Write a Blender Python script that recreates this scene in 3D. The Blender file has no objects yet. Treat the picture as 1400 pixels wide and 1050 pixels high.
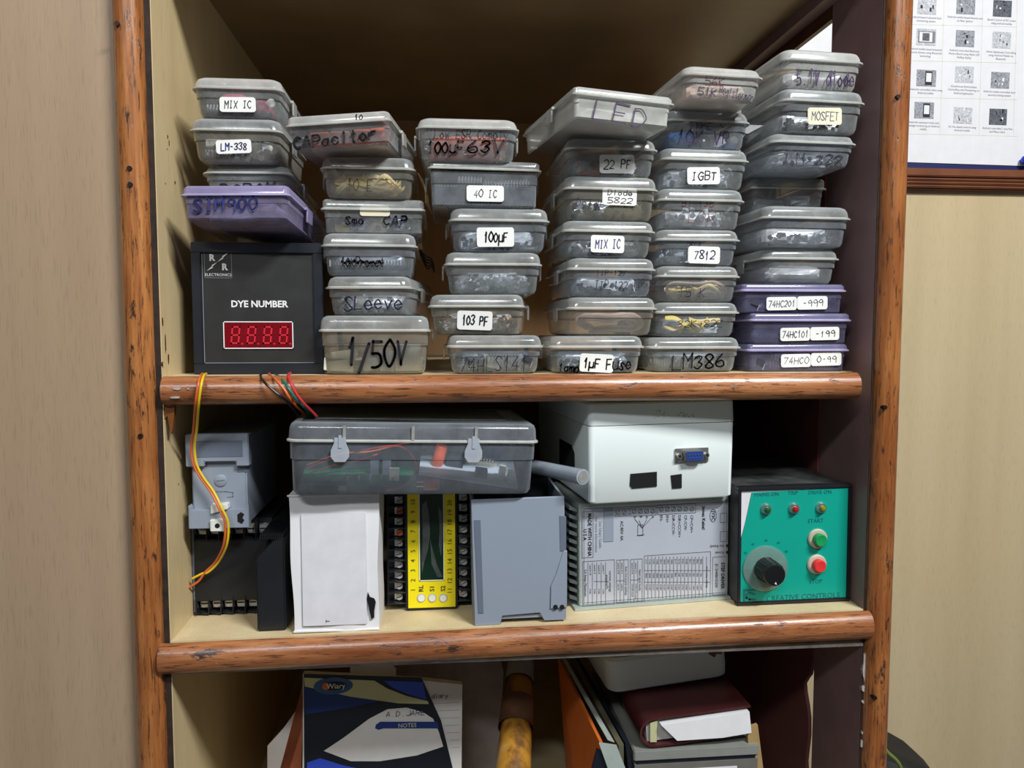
import bpy, bmesh, math, random
from mathutils import Matrix, Vector
R = math.radians
random.seed(7)
scene = bpy.context.scene
col = scene.collection

# ------------------------------------------------------------------ camera
F = 1050.0                       # focal length in pixels of the 1400x1050 frame
CAM = Vector((0, -0.62, 1.4)); YAW = R(5.5); PITCH = R(4)
cd = bpy.data.cameras.new('camera'); cd.sensor_width = 36; cd.lens = 36 * F / 1400; cd.clip_start = .01
cam = bpy.data.objects.new('camera', cd); col.objects.link(cam)
cam.location = CAM; cam.rotation_euler = (R(90) - PITCH, 0, -YAW)
scene.camera = cam

# ------------------------------------------------------------------ world, room lamps, exposure
world = bpy.data.worlds.new('room_ambience'); scene.world = world; world.use_nodes = True
bg = world.node_tree.nodes['Background']; bg.inputs[0].default_value = (0.93, 0.97, 1.0, 1); bg.inputs[1].default_value = 0.09

def area(name, loc, target, sx, sy, power, color):
    l = bpy.data.lights.new(name, 'AREA'); l.shape = 'RECTANGLE'; l.size = sx; l.size_y = sy; l.energy = power; l.color = color
    o = bpy.data.objects.new(name, l); col.objects.link(o); o.location = loc
    o.rotation_euler = (Vector(target) - Vector(loc)).to_track_quat('-Z', 'Y').to_euler()
area('ceiling_tube_light', (0.85, -1.20, 2.75), (0.1, 0, 1.35), 0.65, 0.06, 48, (.975, .99, 1.0))
area('ceiling_tube_light_far', (-0.55, -1.95, 2.75), (0.05, 0, 1.4), 0.9, 0.08, 19, (.96, .985, 1.0))
scene.view_settings.view_transform = 'Standard'; scene.view_settings.look = 'None'
scene.view_settings.gamma = 1; scene.view_settings.use_curve_mapping = False
scene.view_settings.exposure = 0.0

# ------------------------------------------------------------------ photograph geometry: a pixel seen on a plane of the place
fw = Vector((math.sin(YAW) * math.cos(PITCH), math.cos(YAW) * math.cos(PITCH), -math.sin(PITCH)))
rt = Vector((math.cos(YAW), -math.sin(YAW), 0)); up = rt.cross(fw)
def ray(px, py): return fw + rt * ((px - 700) / F) + up * ((525 - py) / F)
def U(px, py, Y):
    d = ray(px, py); return CAM + d * ((Y - CAM.y) / d.y)
def UX(px, py, X):
    d = ray(px, py); return CAM + d * ((X - CAM.x) / d.x)

# ------------------------------------------------------------------ materials
def lin(v):
    v /= 255.0
    return v / 12.92 if v <= .04045 else ((v + .055) / 1.055) ** 2.4
def C(r, g, b, k=1.0): return (lin(r) * k, lin(g) * k, lin(b) * k, 1)
MATS = {}
def nodes_of(name):
    m = bpy.data.materials.new(name); m.use_nodes = True; MATS[name] = m
    nt = m.node_tree; return m, nt, nt.nodes['Principled BSDF']
def coords(nt, scale=(1, 1, 1), space='Object'):
    t = nt.nodes.new('ShaderNodeTexCoord'); mp = nt.nodes.new('ShaderNodeMapping'); mp.inputs['Scale'].default_value = scale
    nt.links.new(t.outputs[space], mp.inputs['Vector']); return mp.outputs[0]
def noise(nt, vec, scale, detail=4, rough=.55):
    n = nt.nodes.new('ShaderNodeTexNoise'); n.inputs['Scale'].default_value = scale; n.inputs['Detail'].default_value = detail
    n.inputs['Roughness'].default_value = rough; nt.links.new(vec, n.inputs['Vector']); return n.outputs['Fac']
def ramp(nt, fac, stops):
    r = nt.nodes.new('ShaderNodeValToRGB'); e = r.color_ramp.elements
    while len(e) < len(stops): e.new(.5)
    for el, (p, c) in zip(e, stops): el.position = p; el.color = c
    nt.links.new(fac, r.inputs[0]); return r.outputs[0]
def mixc(nt, fac, a, b, mode='MIX'):
    n = nt.nodes.new('ShaderNodeMix'); n.data_type = 'RGBA'; n.blend_type = mode
    for sock, v in ((n.inputs[0], fac), (n.inputs[6], a), (n.inputs[7], b)):
        if hasattr(v, 'is_output'): nt.links.new(v, sock)
        else: sock.default_value = v
    return n.outputs[2]
def bump(nt, p, fac, strength, dist=.001):
    b = nt.nodes.new('ShaderNodeBump'); b.inputs['Strength'].default_value = strength; b.inputs['Distance'].default_value = dist
    nt.links.new(fac, b.inputs['Height']); nt.links.new(b.outputs[0], p.inputs['Normal'])
BW = lambda v: (v, v, v, 1)

def plain(name, c, rough=.45, metal=0, spec=.5, var=.12, vscale=60, bumpy=0, emit=0):
    m, nt, p = nodes_of(name)
    n = noise(nt, coords(nt), vscale, 5)
    dark = tuple(x * (1 - var) for x in c[:3]) + (1,); lite = tuple(min(1, x * (1 + var)) for x in c[:3]) + (1,)
    nt.links.new(ramp(nt, n, [(.3, dark), (.7, lite)]), p.inputs['Base Color'])
    p.inputs['Roughness'].default_value = rough; p.inputs['Metallic'].default_value = metal; p.inputs['Specular IOR Level'].default_value = spec
    if bumpy: bump(nt, p, n, bumpy)
    if emit: p.inputs['Emission Color'].default_value = c; p.inputs['Emission Strength'].default_value = emit
    return m
def veneer(name, a, b, c, scale=1.0, rough=.42):
    m, nt, p = nodes_of(name)
    broad = noise(nt, coords(nt, (9 * scale, 9 * scale, .55)), 1.6, 5, .6)
    fine = noise(nt, coords(nt, (260, 260, 16)), 3, 3, .6)
    base = ramp(nt, broad, [(.3, a), (.5, b), (.7, c)])
    pores = ramp(nt, fine, [(.30, BW(.84)), (.46, BW(1.0))])
    nt.links.new(mixc(nt, 1.0, base, pores, 'MULTIPLY'), p.inputs['Base Color'])
    p.inputs['Roughness'].default_value = rough; p.inputs['Specular IOR Level'].default_value = .4
    bump(nt, p, fine, .12, .0005); return m
def oldwood(name, axis, a, b, c, wear):
    m, nt, p = nodes_of(name)
    st = [60, 60, 60]; st[axis] = 4
    grain = noise(nt, coords(nt, st), 3.2, 6, .65)
    st2 = [26, 26, 26]; st2[axis] = 9
    chips = noise(nt, coords(nt, st2), 4.5, 7, .7)
    big = noise(nt, coords(nt, (5, 5, 5)), 1.4, 3)
    base = ramp(nt, grain, [(.3, a), (.52, b), (.75, c)])
    base = mixc(nt, ramp(nt, big, [(.38, BW(0)), (.68, BW(.75))]), base, (a[0] * .85, a[1] * .75, a[2] * .7, 1))
    mask = ramp(nt, chips, [(.34, BW(1)), (.41, BW(0))])
    base = mixc(nt, mask, base, wear)
    st3 = [190, 190, 190]; st3[axis] = 14
    crack = noise(nt, coords(nt, st3), 3, 4, .7)
    base = mixc(nt, ramp(nt, crack, [(.36, BW(.85)), (.45, BW(0))]), base, wear)
    flakes = noise(nt, coords(nt, st2), 9, 3)
    base = mixc(nt, ramp(nt, flakes, [(.76, BW(0)), (.79, BW(.7))]), base, C(215, 190, 160))
    nt.links.new(base, p.inputs['Base Color'])
    p.inputs['Roughness'].default_value = .30; p.inputs['Specular IOR Level'].default_value = .55
    p.inputs['Coat Weight'].default_value = .35; p.inputs['Coat Roughness'].default_value = .22
    mx = mixc(nt, .5, grain, mask, 'SUBTRACT'); bump(nt, p, mx, .35, .0012); return m
def clear(name, c, a0, a1, rough=.22, edge=.9, tint=(.975, .985, .985, 1)):
    """cloudy see-through plastic: the longer the path through the wall, the milkier"""
    m, nt, p = nodes_of(name); out = nt.nodes['Material Output']
    p.inputs['Base Color'].default_value = c; p.inputs['Roughness'].default_value = rough; p.inputs['Specular IOR Level'].default_value = .6
    n = noise(nt, coords(nt, (1, 1, 1)), 55, 6, .65)
    cloud = ramp(nt, n, [(.35, BW(a0)), (.7, BW(a1))])
    lw = nt.nodes.new('ShaderNodeLayerWeight'); lw.inputs[0].default_value = .5
    pw = nt.nodes.new('ShaderNodeMath'); pw.operation = 'POWER'; pw.inputs[1].default_value = 2.6; nt.links.new(lw.outputs['Facing'], pw.inputs[0])
    fac = mixc(nt, pw.outputs[0], cloud, BW(edge))
    tr = nt.nodes.new('ShaderNodeBsdfTransparent'); tr.inputs[0].default_value = tint
    mx = nt.nodes.new('ShaderNodeMixShader')
    nt.links.new(fac, mx.inputs[0]); nt.links.new(tr.outputs[0], mx.inputs[1]); nt.links.new(p.outputs[0], mx.inputs[2])
    gl = nt.nodes.new('ShaderNodeBsdfGlossy'); gl.inputs['Roughness'].default_value = rough * .7
    fr = nt.nodes.new('ShaderNodeFresnel'); fr.inputs[0].default_value = 1.5; ms = nt.nodes.new('ShaderNodeMixShader')
    nt.links.new(fr.outputs[0], ms.inputs[0]); nt.links.new(mx.outputs[0], ms.inputs[1]); nt.links.new(gl.outputs[0], ms.inputs[2])
    nt.links.new(ms.outputs[0], out.inputs['Surface'])
    bump(nt, p, n, .08, .0006); return m

veneer('veneer_left', C(158, 134, 109), C(166, 142, 116), C(174, 150, 123))
veneer('veneer_right', C(200, 180, 141), C(207, 187, 148), C(213, 194, 155), .8)
veneer('veneer_inside', C(204, 182, 136), C(214, 192, 146), C(223, 202, 156), 1.2)
veneer('veneer_shelf', C(200, 180, 140), C(214, 194, 152), C(222, 205, 165), 1.2, .5)
veneer('back_ply', C(160, 122, 84), C(178, 138, 96), C(190, 150, 108), .8, .6)
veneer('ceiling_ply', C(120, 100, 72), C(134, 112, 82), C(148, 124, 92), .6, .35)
oldwood('post_wood', 2, C(132, 74, 34), C(176, 112, 58), C(202, 142, 84), C(58, 34, 22))
oldwood('nosing_wood', 0, C(126, 72, 40), C(176, 114, 70), C(204, 148, 104), C(62, 38, 30))
plain('ply_edge', C(46, 32, 24), .8, var=.5, vscale=90, bumpy=.6)
plain('mauve_paint', C(122, 97, 97), .45, var=.14, vscale=22, bumpy=.1)
plain('maroon_paint', C(104, 62, 60), .5, var=.15, vscale=18)
plain('brown_rail', C(78, 44, 26), .4, var=.3, vscale=40)
plain('chipped_white', C(178, 168, 160), .7, var=.3, vscale=90)
plain('glue', C(120, 72, 30), .35, var=.3)
plain('nail_steel', C(44, 34, 30), .5, .6)
plain('paper_white', C(232, 232, 234), .6, var=.03)
plain('paper_old', C(222, 221, 226), .65, var=.06)
plain('sticker_white', C(236, 236, 232), .5, var=.03)
plain('sticker_cream', C(224, 216, 190), .5, var=.06)
plain('ink_black', C(18, 18, 24), .5, var=.2)
plain('ink_blue', C(34, 40, 110), .5, var=.3)
plain('ink_navy', C(32, 34, 62), .5, var=.3)
plain('ink_grey', C(96, 100, 116), .5, var=.3)
plain('ink_purple', C(58, 34, 78), .5, var=.3)
plain('ink_red', C(96, 26, 34), .5, var=.3)
plain('print_black', C(30, 30, 34), .6, var=.1)
plain('print_grey', C(128, 130, 134), .6, var=.1)
plain('print_white', C(236, 236, 236), .5, var=.02)
plain('black_plastic', C(26, 28, 32), .42, var=.2, vscale=30)
plain('black_face', C(38, 38, 38), .5, var=.3, vscale=40)
plain('navy_bezel', C(28, 32, 40), .38, var=.1)
plain('dusty_black', C(58, 60, 60), .6, var=.6, vscale=70)
plain('din_grey', C(142, 152, 166), .42, var=.03, vscale=12)
plain('din_grey_dark', C(104, 112, 128), .45, var=.05)
plain('enclosure_white', C(226, 236, 234), .34, var=.015, vscale=10)
plain('hole_black', C(8, 8, 9), .9)
plain('steel', C(190, 190, 188), .28, .9, var=.1)
plain('silver_pin', C(214, 216, 220), .3, .75, var=.1)
plain('connector_blue', C(34, 62, 130), .4)
plain('teal_face', C(0, 158, 138), .42, var=.05, vscale=14)
plain('teal_ink', C(10, 104, 104), .5)
plain('led_green', C(10, 92, 48), .2); plain('led_red', C(168, 24, 30), .2); plain('led_olive', C(120, 128, 30), .2)
plain('button_green', C(20, 150, 82), .35); plain('button_red', C(222, 54, 54), .35)
plain('cream_ring', C(188, 178, 162), .4)
plain('knob_black', C(20, 20, 22), .38)
plain('lcd_dark', C(16, 42, 26), .12, var=.3, vscale=30)
plain('yellow_face', C(238, 220, 16), .4, var=.03)
plain('silver_label', C(196, 202, 214), .36, .25, var=.05, vscale=20)
plain('driver_grey', C(168, 178, 172), .45, var=.06)
plain('heatsink', C(84, 92, 88), .5, var=.15)
plain('red_window', C(116, 10, 22), .2, var=.15)
plain('segment_red', C(214, 44, 60), .3)
plain('wire_yellow', C(230, 196, 30), .4, var=.05); plain('wire_orange', C(214, 104, 50), .4, var=.05)
plain('wire_red', C(206, 52, 58), .4, var=.05); plain('wire_green', C(12, 110, 92), .4, var=.05); plain('wire_black', C(22, 22, 24), .4)
plain('wire_pale', C(190, 164, 154), .5, var=.2)
plain('copper', C(150, 112, 84), .4, .5)
plain('pcb_green', C(20, 106, 74), .4, var=.1, vscale=50); plain('pcb_white', C(196, 210, 226), .5, var=.03)
plain('chip_black', C(54, 58, 70), .5, var=.15); plain('cap_orange', C(232, 104, 66), .38, var=.12)
plain('tape_cream', C(226, 200, 138), .5, var=.08); plain('tape_yellow', C(232, 208, 96), .5, var=.08)
plain('bag_grey', C(196, 203, 214), .3, .15, var=.35, vscale=75, bumpy=.6)
plain('bag_dark', C(142, 150, 164), .3, .15, var=.4, vscale=75, bumpy=.6)
plain('bag_silver', C(216, 218, 224), .22, .3, var=.3, vscale=60, bumpy=.7)
plain('bag_pink', C(206, 60, 100), .4, var=.2); plain('bag_blue', C(96, 146, 220), .4, var=.1)
plain('bag_peach', C(224, 184, 164), .45, var=.15, vscale=40)
plain('white_bit', C(226, 228, 220), .4, var=.05)
plain('orange_folder', C(206, 108, 44), .45, var=.08); plain('brown_folder', C(160, 86, 56), .5, var=.08)
plain('maroon_leather', C(74, 34, 34), .35, var=.15, vscale=40, bumpy=.15)
plain('navy_cover', C(28, 52, 118), .35, var=.05); plain('royal_cover', C(50, 76, 190), .35, var=.05)
plain('cover_black', C(22, 26, 36), .35); plain('cover_cream', C(196, 196, 150), .4, var=.04)
plain('page_lined', C(206, 204, 202), .6, var=.04)
plain('badge_blue', C(56, 92, 140), .4); plain('badge_orange', C(214, 110, 60), .4)
plain('file_lid', C(136, 138, 132), .4, var=.06)
plain('file_grey', C(110, 108, 102), .35, var=.1); plain('olive_file', C(92, 92, 74), .4, var=.1)
plain('rolled_yellow', C(190, 142, 48), .4, var=.35, vscale=26); plain('rolled_brown', C(84, 58, 42), .4, var=.35)
plain('smoke_plastic', C(120, 112, 110), .3, var=.15)
plain('cardboard', C(166, 138, 92), .6, var=.08)
plain('bag_cloth', C(20, 20, 22), .7, var=.3); plain('bag_piping', C(112, 128, 60), .6)
plain('blue_board', C(22, 34, 92), .5, var=.05); plain('pin_blue', C(34, 60, 190), .25)
plain('rail_wood', C(124, 74, 48), .35, var=.2, vscale=20)
plain('picture_grey', C(150, 153, 160), .6, var=.55, vscale=420); plain('picture_dark', C(92, 95, 104), .6, var=.7, vscale=480)
plain('picture_pale', C(196, 198, 202), .6, var=.4, vscale=420)
clear('box_plastic', C(238, 245, 246), .10, .21, edge=.8)
clear('box_plastic_cool', C(232, 243, 252), .10, .20, edge=.8)
clear('box_plastic_milky', C(240, 240, 234), .24, .40, edge=.9)
clear('box_plastic_white', C(240, 240, 232), .48, .66, edge=.95)
clear('box_plastic_yellowed', C(238, 236, 220), .10, .19, edge=.8)
clear('box_plastic_lilac', C(200, 188, 234), .18, .28, edge=.8, tint=(.80, .76, .92, 1))
clear('box_plastic_violet', C(168, 166, 208), .14, .22, edge=.8, tint=(.70, .70, .90, 1))
clear('lid_plastic', C(234, 240, 238), .17, .33, edge=.9)
clear('lid_plastic_milky', C(242, 242, 236), .34, .50, edge=.95)
clear('lid_plastic_lilac', C(196, 184, 232), .40, .52, edge=.9, tint=(.80, .76, .92, 1))
clear('lid_plastic_violet', C(168, 166, 208), .34, .46, edge=.9, tint=(.70, .70, .90, 1))
clear('rim_plastic', C(240, 242, 232), .40, .58, edge=.95)
clear('rim_plastic_lilac', C(204, 194, 236), .6, .75, edge=.95, tint=(.80, .76, .92, 1))
clear('box_plastic_big', C(222, 234, 248), .09, .15, edge=.75)
clear('tube_plastic', C(206, 218, 234), .5, .6)
clear('latch_plastic', C(216, 226, 238), .45, .55)
clear('film', C(226, 234, 232), .06, .22)
clear('film_reflection', C(226, 234, 232), .03, .10, edge=.15)  # pale tint for the reflections drawn on the timer display
plain('screw_bright', C(196, 194, 186), .35, .25, var=.15, vscale=300)
clear('lid_plastic_big', C(226, 236, 246), .12, .20, edge=.7)
clear('dial_plastic', C(150, 190, 180), .40, .5)
m, nt, p_ = nodes_of('magazine_print'); n_ = noise(nt, coords(nt, (1, 1, .6)), 34, 5, .6)
nt.links.new(ramp(nt, n_, [(.36, C(60, 42, 34)), (.46, C(132, 90, 44)), (.54, C(176, 126, 42)), (.64, C(184, 140, 60)), (.72, C(170, 156, 140))]), p_.inputs['Base Color']); p_.inputs['Roughness'].default_value = .35
M = MATS

# ------------------------------------------------------------------ geometry helpers
def link(name, me, mat=None, parent=None, loc=(0, 0, 0), rot=(0, 0, 0), smooth=False):
    o = bpy.data.objects.new(name, me); col.objects.link(o)
    if mat: me.materials.append(M[mat])
    o.parent = parent; o.location = loc; o.rotation_euler = rot
    if smooth:
        for f in me.polygons: f.use_smooth = True
        try: me.set_sharp_from_angle(angle=R(38))
        except Exception: pass
    return o
class MB:
    def __init__(s): s.v = []; s.f = []
    def add(s, vs, fs):
        n = len(s.v); s.v += [tuple(v) for v in vs]; s.f += [tuple(i + n for i in f) for f in fs]; return s
    def box(s, x0, x1, y0, y1, z0, z1, mtx=None):
        vs = [Vector((x, y, z)) for z in (z0, z1) for y in (y0, y1) for x in (x0, x1)]
        if mtx: vs = [mtx @ v for v in vs]
        return s.add(vs, [(0, 2, 3, 1), (4, 5, 7, 6), (0, 1, 5, 4), (2, 6, 7, 3), (0, 4, 6, 2), (1, 3, 7, 5)])
    def cyl(s, a, b, r, r2=None, n=16, cap=True):
        a = Vector(a); b = Vector(b); r2 = r if r2 is None else r2; ax = (b - a).normalized()
        u = ax.orthogonal().normalized(); w = ax.cross(u)
        vs = [p + (u * math.cos(t) + w * math.sin(t)) * q for p, q in ((a, r), (b, r2)) for t in [i * 2 * math.pi / n for i in range(n)]]
        fs = [(i, (i + 1) % n, n + (i + 1) % n, n + i) for i in range(n)]
        if cap: fs += [tuple(range(n))[::-1], tuple(range(n, 2 * n))]
        return s.add(vs, fs)
    def lathe(s, prof, n=20, mtx=None):
        vs = [Vector((r * math.cos(i * 2 * math.pi / n), r * math.sin(i * 2 * math.pi / n), z)) for r, z in prof for i in range(n)]
        if mtx: vs = [mtx @ v for v in vs]
        fs = [(j * n + i, j * n + (i + 1) % n, (j + 1) * n + (i + 1) % n, (j + 1) * n + i) for j in range(len(prof) - 1) for i in range(n)]
        fs += [tuple(range(n))[::-1], tuple(range((len(prof) - 1) * n, len(prof) * n))]
        return s.add(vs, fs)
    def prism(s, poly, y0, y1):          # outline in x,z extruded along y
        n = len(poly)
        vs = [(x, y0, z) for x, z in poly] + [(x, y1, z) for x, z in poly]
        return s.add(vs, [tuple(range(n)), tuple(range(n, 2 * n))[::-1]] + [(i, n + i, n + (i + 1) % n, (i + 1) % n) for i in range(n)])
    def tube(s, pts, r, n=8):
        pts = [Vector(p) for p in pts]; k = len(s.v); m = len(pts); u = None
        for i, p in enumerate(pts):
            t = (pts[min(i + 1, m - 1)] - pts[max(i - 1, 0)]).normalized()
            u = t.orthogonal().normalized() if u is None else (u - t * u.dot(t)).normalized()
            w = t.cross(u)
            s.v += [tuple(p + (u * math.cos(a) + w * math.sin(a)) * r) for a in [j * 2 * math.pi / n for j in range(n)]]
        for i in range(m - 1):
            s.f += [(k + i * n + j, k + i * n + (j + 1) % n, k + (i + 1) * n + (j + 1) % n, k + (i + 1) * n + j) for j in range(n)]
        s.f += [tuple(k + j for j in range(n))[::-1], tuple(k + (m - 1) * n + j for j in range(n))]; return s
    def ribbon(s, pts, wdir, width, thick):     # flat strip following pts, its width along wdir
        pts = [Vector(p) for p in pts]; wd = Vector(wdir).normalized() * width / 2; k = len(s.v); m = len(pts)
        for i, p in enumerate(pts):
            t = (pts[min(i + 1, m - 1)] - pts[max(i - 1, 0)]).normalized(); nn = t.cross(wd).normalized() * thick / 2
            s.v += [tuple(p - wd - nn), tuple(p + wd - nn), tuple(p + wd + nn), tuple(p - wd + nn)]
        for i in range(m - 1):
            s.f += [(k + i * 4 + j, k + i * 4 + (j + 1) % 4, k + i * 4 + 4 + (j + 1) % 4, k + i * 4 + 4 + j) for j in range(4)]
        s.f += [(k + 3, k + 2, k + 1, k), tuple(k + (m - 1) * 4 + j for j in range(4))]; return s
    def build(s, name, mat, parent=None, loc=(0, 0, 0), rot=(0, 0, 0), smooth=False, bevel=0, seg=2):
        me = bpy.data.meshes.new(name); me.from_pydata(s.v, [], s.f)
        bm = bmesh.new(); bm.from_mesh(me)
        if bevel:
            ed = [e for e in bm.edges if len(e.link_faces) == 2 and e.calc_face_angle(0) > .5]
            bmesh.ops.bevel(bm, geom=ed, offset=bevel, segments=seg, affect='EDGES', clamp_overlap=True)
        bmesh.ops.recalc_face_normals(bm, faces=bm.faces[:]); bm.to_mesh(me); bm.free()
        return link(name, me, mat, parent, loc, rot, smooth or bool(bevel))
def bx(name, mat, parent, x0, x1, y0, y1, z0, z1, bevel=0, **k): return MB().box(x0, x1, y0, y1, z0, z1).build(name, mat, parent, bevel=bevel, **k)
def rrect(w, d, r, n=5):
    r = min(r, w / 2 - 1e-5, d / 2 - 1e-5); out = []
    for cx, cy, a0 in ((w / 2 - r, d / 2 - r, 0), (-w / 2 + r, d / 2 - r, 90), (-w / 2 + r, -d / 2 + r, 180), (w / 2 - r, -d / 2 + r, 270)):
        for i in range(n + 1): a = R(a0 + 90 * i / n); out.append((cx + r * math.cos(a), cy + r * math.sin(a)))
    return out
def loft(rings, cap0=True, cap1=True):
    """rings: (width, depth, corner radius, z)"""
    b = MB(); n = None
    for w, d, r, z in rings:
        p = rrect(w, d, r); n = len(p); b.v += [(x, y, z) for x, y in p]
    for j in range(len(rings) - 1): b.f += [(j * n + i, j * n + (i + 1) % n, (j + 1) * n + (i + 1) % n, (j + 1) * n + i) for i in range(n)]
    if cap0: b.f.append(tuple(range(n))[::-1])
    if cap1: b.f.append(tuple(range((len(rings) - 1) * n, len(rings) * n)))
    return b
def smooth_path(pts, k=6):
    pts = [Vector(p) for p in pts]; out = []
    for i in range(len(pts) - 1):
        p0, p1, p2, p3 = pts[max(i - 1, 0)], pts[i], pts[i + 1], pts[min(i + 2, len(pts) - 1)]
        for j in range(k):
            t = j / k
            out.append(.5 * ((2 * p1) + (p2 - p0) * t + (2 * p0 - 5 * p1 + 4 * p2 - p3) * t * t + (3 * p1 - p0 - 3 * p2 + p3) * t ** 3))
    return out + [pts[-1]]
def tag(o, label, cat, group=None, kind=None):
    o['label'] = label; o['category'] = cat
    if group: o['group'] = group
    if kind: o['kind'] = kind
    return o
def thing(name, label, cat, loc=(0, 0, 0), rot=(0, 0, 0), group=None):
    o = bpy.data.objects.new(name, None); col.objects.link(o); o.empty_display_size = .02
    o.location = loc; o.rotation_euler = rot; return tag(o, label, cat, group)
def struct(o): o['kind'] = 'structure'; return o
def matrix_of(o):
    m = Matrix.LocRotScale(o.location, o.rotation_euler, o.scale)
    return matrix_of(o.parent) @ m if o.parent else m

# hand lettering: strokes on a 4 x 8 grid, baseline 2, capitals to 8
GL = {'A': '02 28 42|14 34', 'B': '02 08|08 38 47 35 05|05 35 44 32 02', 'C': '47 28 05 22 43', 'D': '02 08|08 28 45 22 02', 'E': '48 08|08 02|02 42|05 35',
      'F': '48 08|08 02|05 35', 'G': '47 28 05 22 43|43 45|45 25', 'H': '02 08|42 48|05 45', 'I': '22 28|18 38|12 32', 'J': '48 43 22 03', 'K': '02 08|48 05|05 42', 'L': '08 02|02 42',
      'M': '02 08|08 25|25 48|48 42', 'N': '02 08|08 42|42 48', 'O': '28 06 04 22 44 46 28', 'P': '02 08|08 38 46 35 05', 'R': '02 08|08 38 46 35 05|25 42',
      'S': '47 28 07 16 34 43 22 03', 'T': '08 48|28 22', 'U': '08 04 22 44 48', 'V': '08 22|22 48', 'W': '08 12|12 26|26 32|32 48', 'X': '08 42|48 02', 'Y': '08 25|48 25|25 22', 'Z': '08 48|48 02|02 42',
      '0': '28 06 04 22 44 46 28', '1': '16 28|28 22', '2': '07 28 47 45 02|02 42', '3': '07 28 47 25|25 44 22 03', '4': '38 04|04 44|36 32', '5': '48 08|08 05|05 35 43 22 02',
      '6': '38 05 03 22 43 35 04', '7': '08 48|48 12', '8': '25 07 28 47 25 03 22 43 25', '9': '46 28 06 25 46|46 42', 'a': '45 26 04 22 44|46 42', 'b': '08 02|04 26 44 22 03', 'c': '45 26 04 22 43',
      'd': '44 26 04 22 44|48 42', 'e': '04 44|44 26 04 22 43', 'f': '38 27 22|16 36', 'h': '08 02|04 26 45 42', 'i': '26 22|28 27', 'k': '08 02|36 04|04 42', 'l': '28 22', 'm': '02 06|04 16 25 22|25 36 45 42',
      'n': '02 06|04 26 45 42', 'o': '26 04 22 44 26', 'p': '06 00|04 26 44 22 03', 'r': '06 02|04 26 46', 's': '45 26 15 33 22 03', 't': '28 22 32|16 36', 'u': '06 03 22 43|46 42', 'v': '06 22|22 46',
      'g': '45 26 04 22 44|46 41 10', 'w': '06 12|12 25|25 32|32 46', 'x': '06 42|46 02', 'y': '06 23|46 10', 'µ': '00 06|03 22 43|46 42', '-': '15 35', '/': '00 48', '+': '15 45|37 33', '.': '22 22', '=': '14 34|16 36', '~': '05 16 34 45'}
def lettering(name, text, parent, x0, x1, z0, z1, y, ink, width, wob=.18, seed=1, slant=.12, rotz=0):
    """hand-drawn words filling the box x0..x1, z0..z1 on a face that looks towards -y"""
    rng = random.Random(seed * 31 + len(text)); n = len(text); adv = 5.6; b = MB()
    total = adv * n - 1.6; sx = (x1 - x0) / total; sz = (z1 - z0) / 6.2
    cx, cz = (x0 + x1) / 2, (z0 + z1) / 2; ca, sa = math.cos(rotz), math.sin(rotz)
    for i, ch in enumerate(text):
        if ch not in GL: continue
        oy = rng.uniform(-.35, .35); k = rng.uniform(.9, 1.08)
        for st in GL[ch].split('|'):
            pts = [Vector((int(q[0]) + rng.uniform(-wob, wob), int(q[1]) - 2 + rng.uniform(-wob, wob), 0)) for q in st.split()]
            if len(pts) > 2: pts = smooth_path(pts, 4)
            pts = [Vector((x0 + (i * adv + p.x * k + p.y * slant) * sx, 0, z0 + (p.y * k + oy) * sz)) for p in pts]
            pts = [Vector((cx + (p.x - cx) * ca - (p.z - cz) * sa, y, cz + (p.x - cx) * sa + (p.z - cz) * ca)) for p in pts]
            w = width * rng.uniform(.85, 1.15) / 2
            for a, c in zip(pts[:-1], pts[1:]):
                d = c - a
                if d.length < 1e-6: d = Vector((1e-5, 0, 0))
                d.normalize(); q = Vector((-d.z, 0, d.x)) * w
                b.add([a - q, c - q, c + q, a + q], [(0, 1, 2, 3)])
            for p in pts: b.add([p + Vector((math.cos(t), 0, math.sin(t))) * w for t in [j * math.pi / 3 for j in range(6)]], [tuple(range(6))])
    return b.build(name, ink, parent)
TEXTS = []
def printed(text, parent, x, z, size, ink, y=-.0003, ang=0, align='CENTER', bold=0, sx=1.0, name='lettering', line=1.0):
    """set type on a face that looks towards -y; ang turns it in the face"""
    cu = bpy.data.curves.new(name, 'FONT'); cu.body = text; cu.size = size; cu.align_x = align; cu.align_y = 'CENTER'; cu.offset = bold; cu.space_line = line
    cu.resolution_u = 2
    o = bpy.data.objects.new(name, cu); col.objects.link(o); o.parent = parent
    o.matrix_local = Matrix.Translation((x, y, z)) @ Matrix.Rotation(R(90), 4, 'X') @ Matrix.Rotation(ang, 4, 'Z') @ Matrix.Diagonal((sx, 1, 1, 1))
    TEXTS.append((o, ink)); return o
def lines(name, segs, w, mat, parent, y=-.0002):
    """printed rules on a face looking towards -y: segs of x0,z0,x1,z1"""
    b = MB()
    for x0, z0, x1, z1 in segs:
        d = Vector((x1 - x0, 0, z1 - z0)); d.normalize(); q = Vector((-d.z, 0, d.x)) * w / 2; e = d * w / 2
        a = Vector((x0, y, z0)) - e; c = Vector((x1, y, z1)) + e
        b.add([a - q, c - q, c + q, a + q], [(0, 1, 2, 3)])
    return b.build(name, mat, parent)
def frame_segs(x0, x1, z0, z1): return [(x0, z0, x1, z0), (x1, z0, x1, z1), (x1, z1, x0, z1), (x0, z1, x0, z0)]
def plate(name, mat, parent, x0, x1, z0, z1, y, t=.0004, r=.002, rotz=0, loc=None):
    """a thin rounded plate standing on the face y, looking towards -y"""
    b = MB(); w, h = x1 - x0, z1 - z0
    poly = rrect(w, h, r, 3)
    b.prism(poly, -t, 0)
    return b.build(name, mat, parent, loc=((x0 + x1) / 2, y, (z0 + z1) / 2), rot=(0, -rotz, 0))

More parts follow.
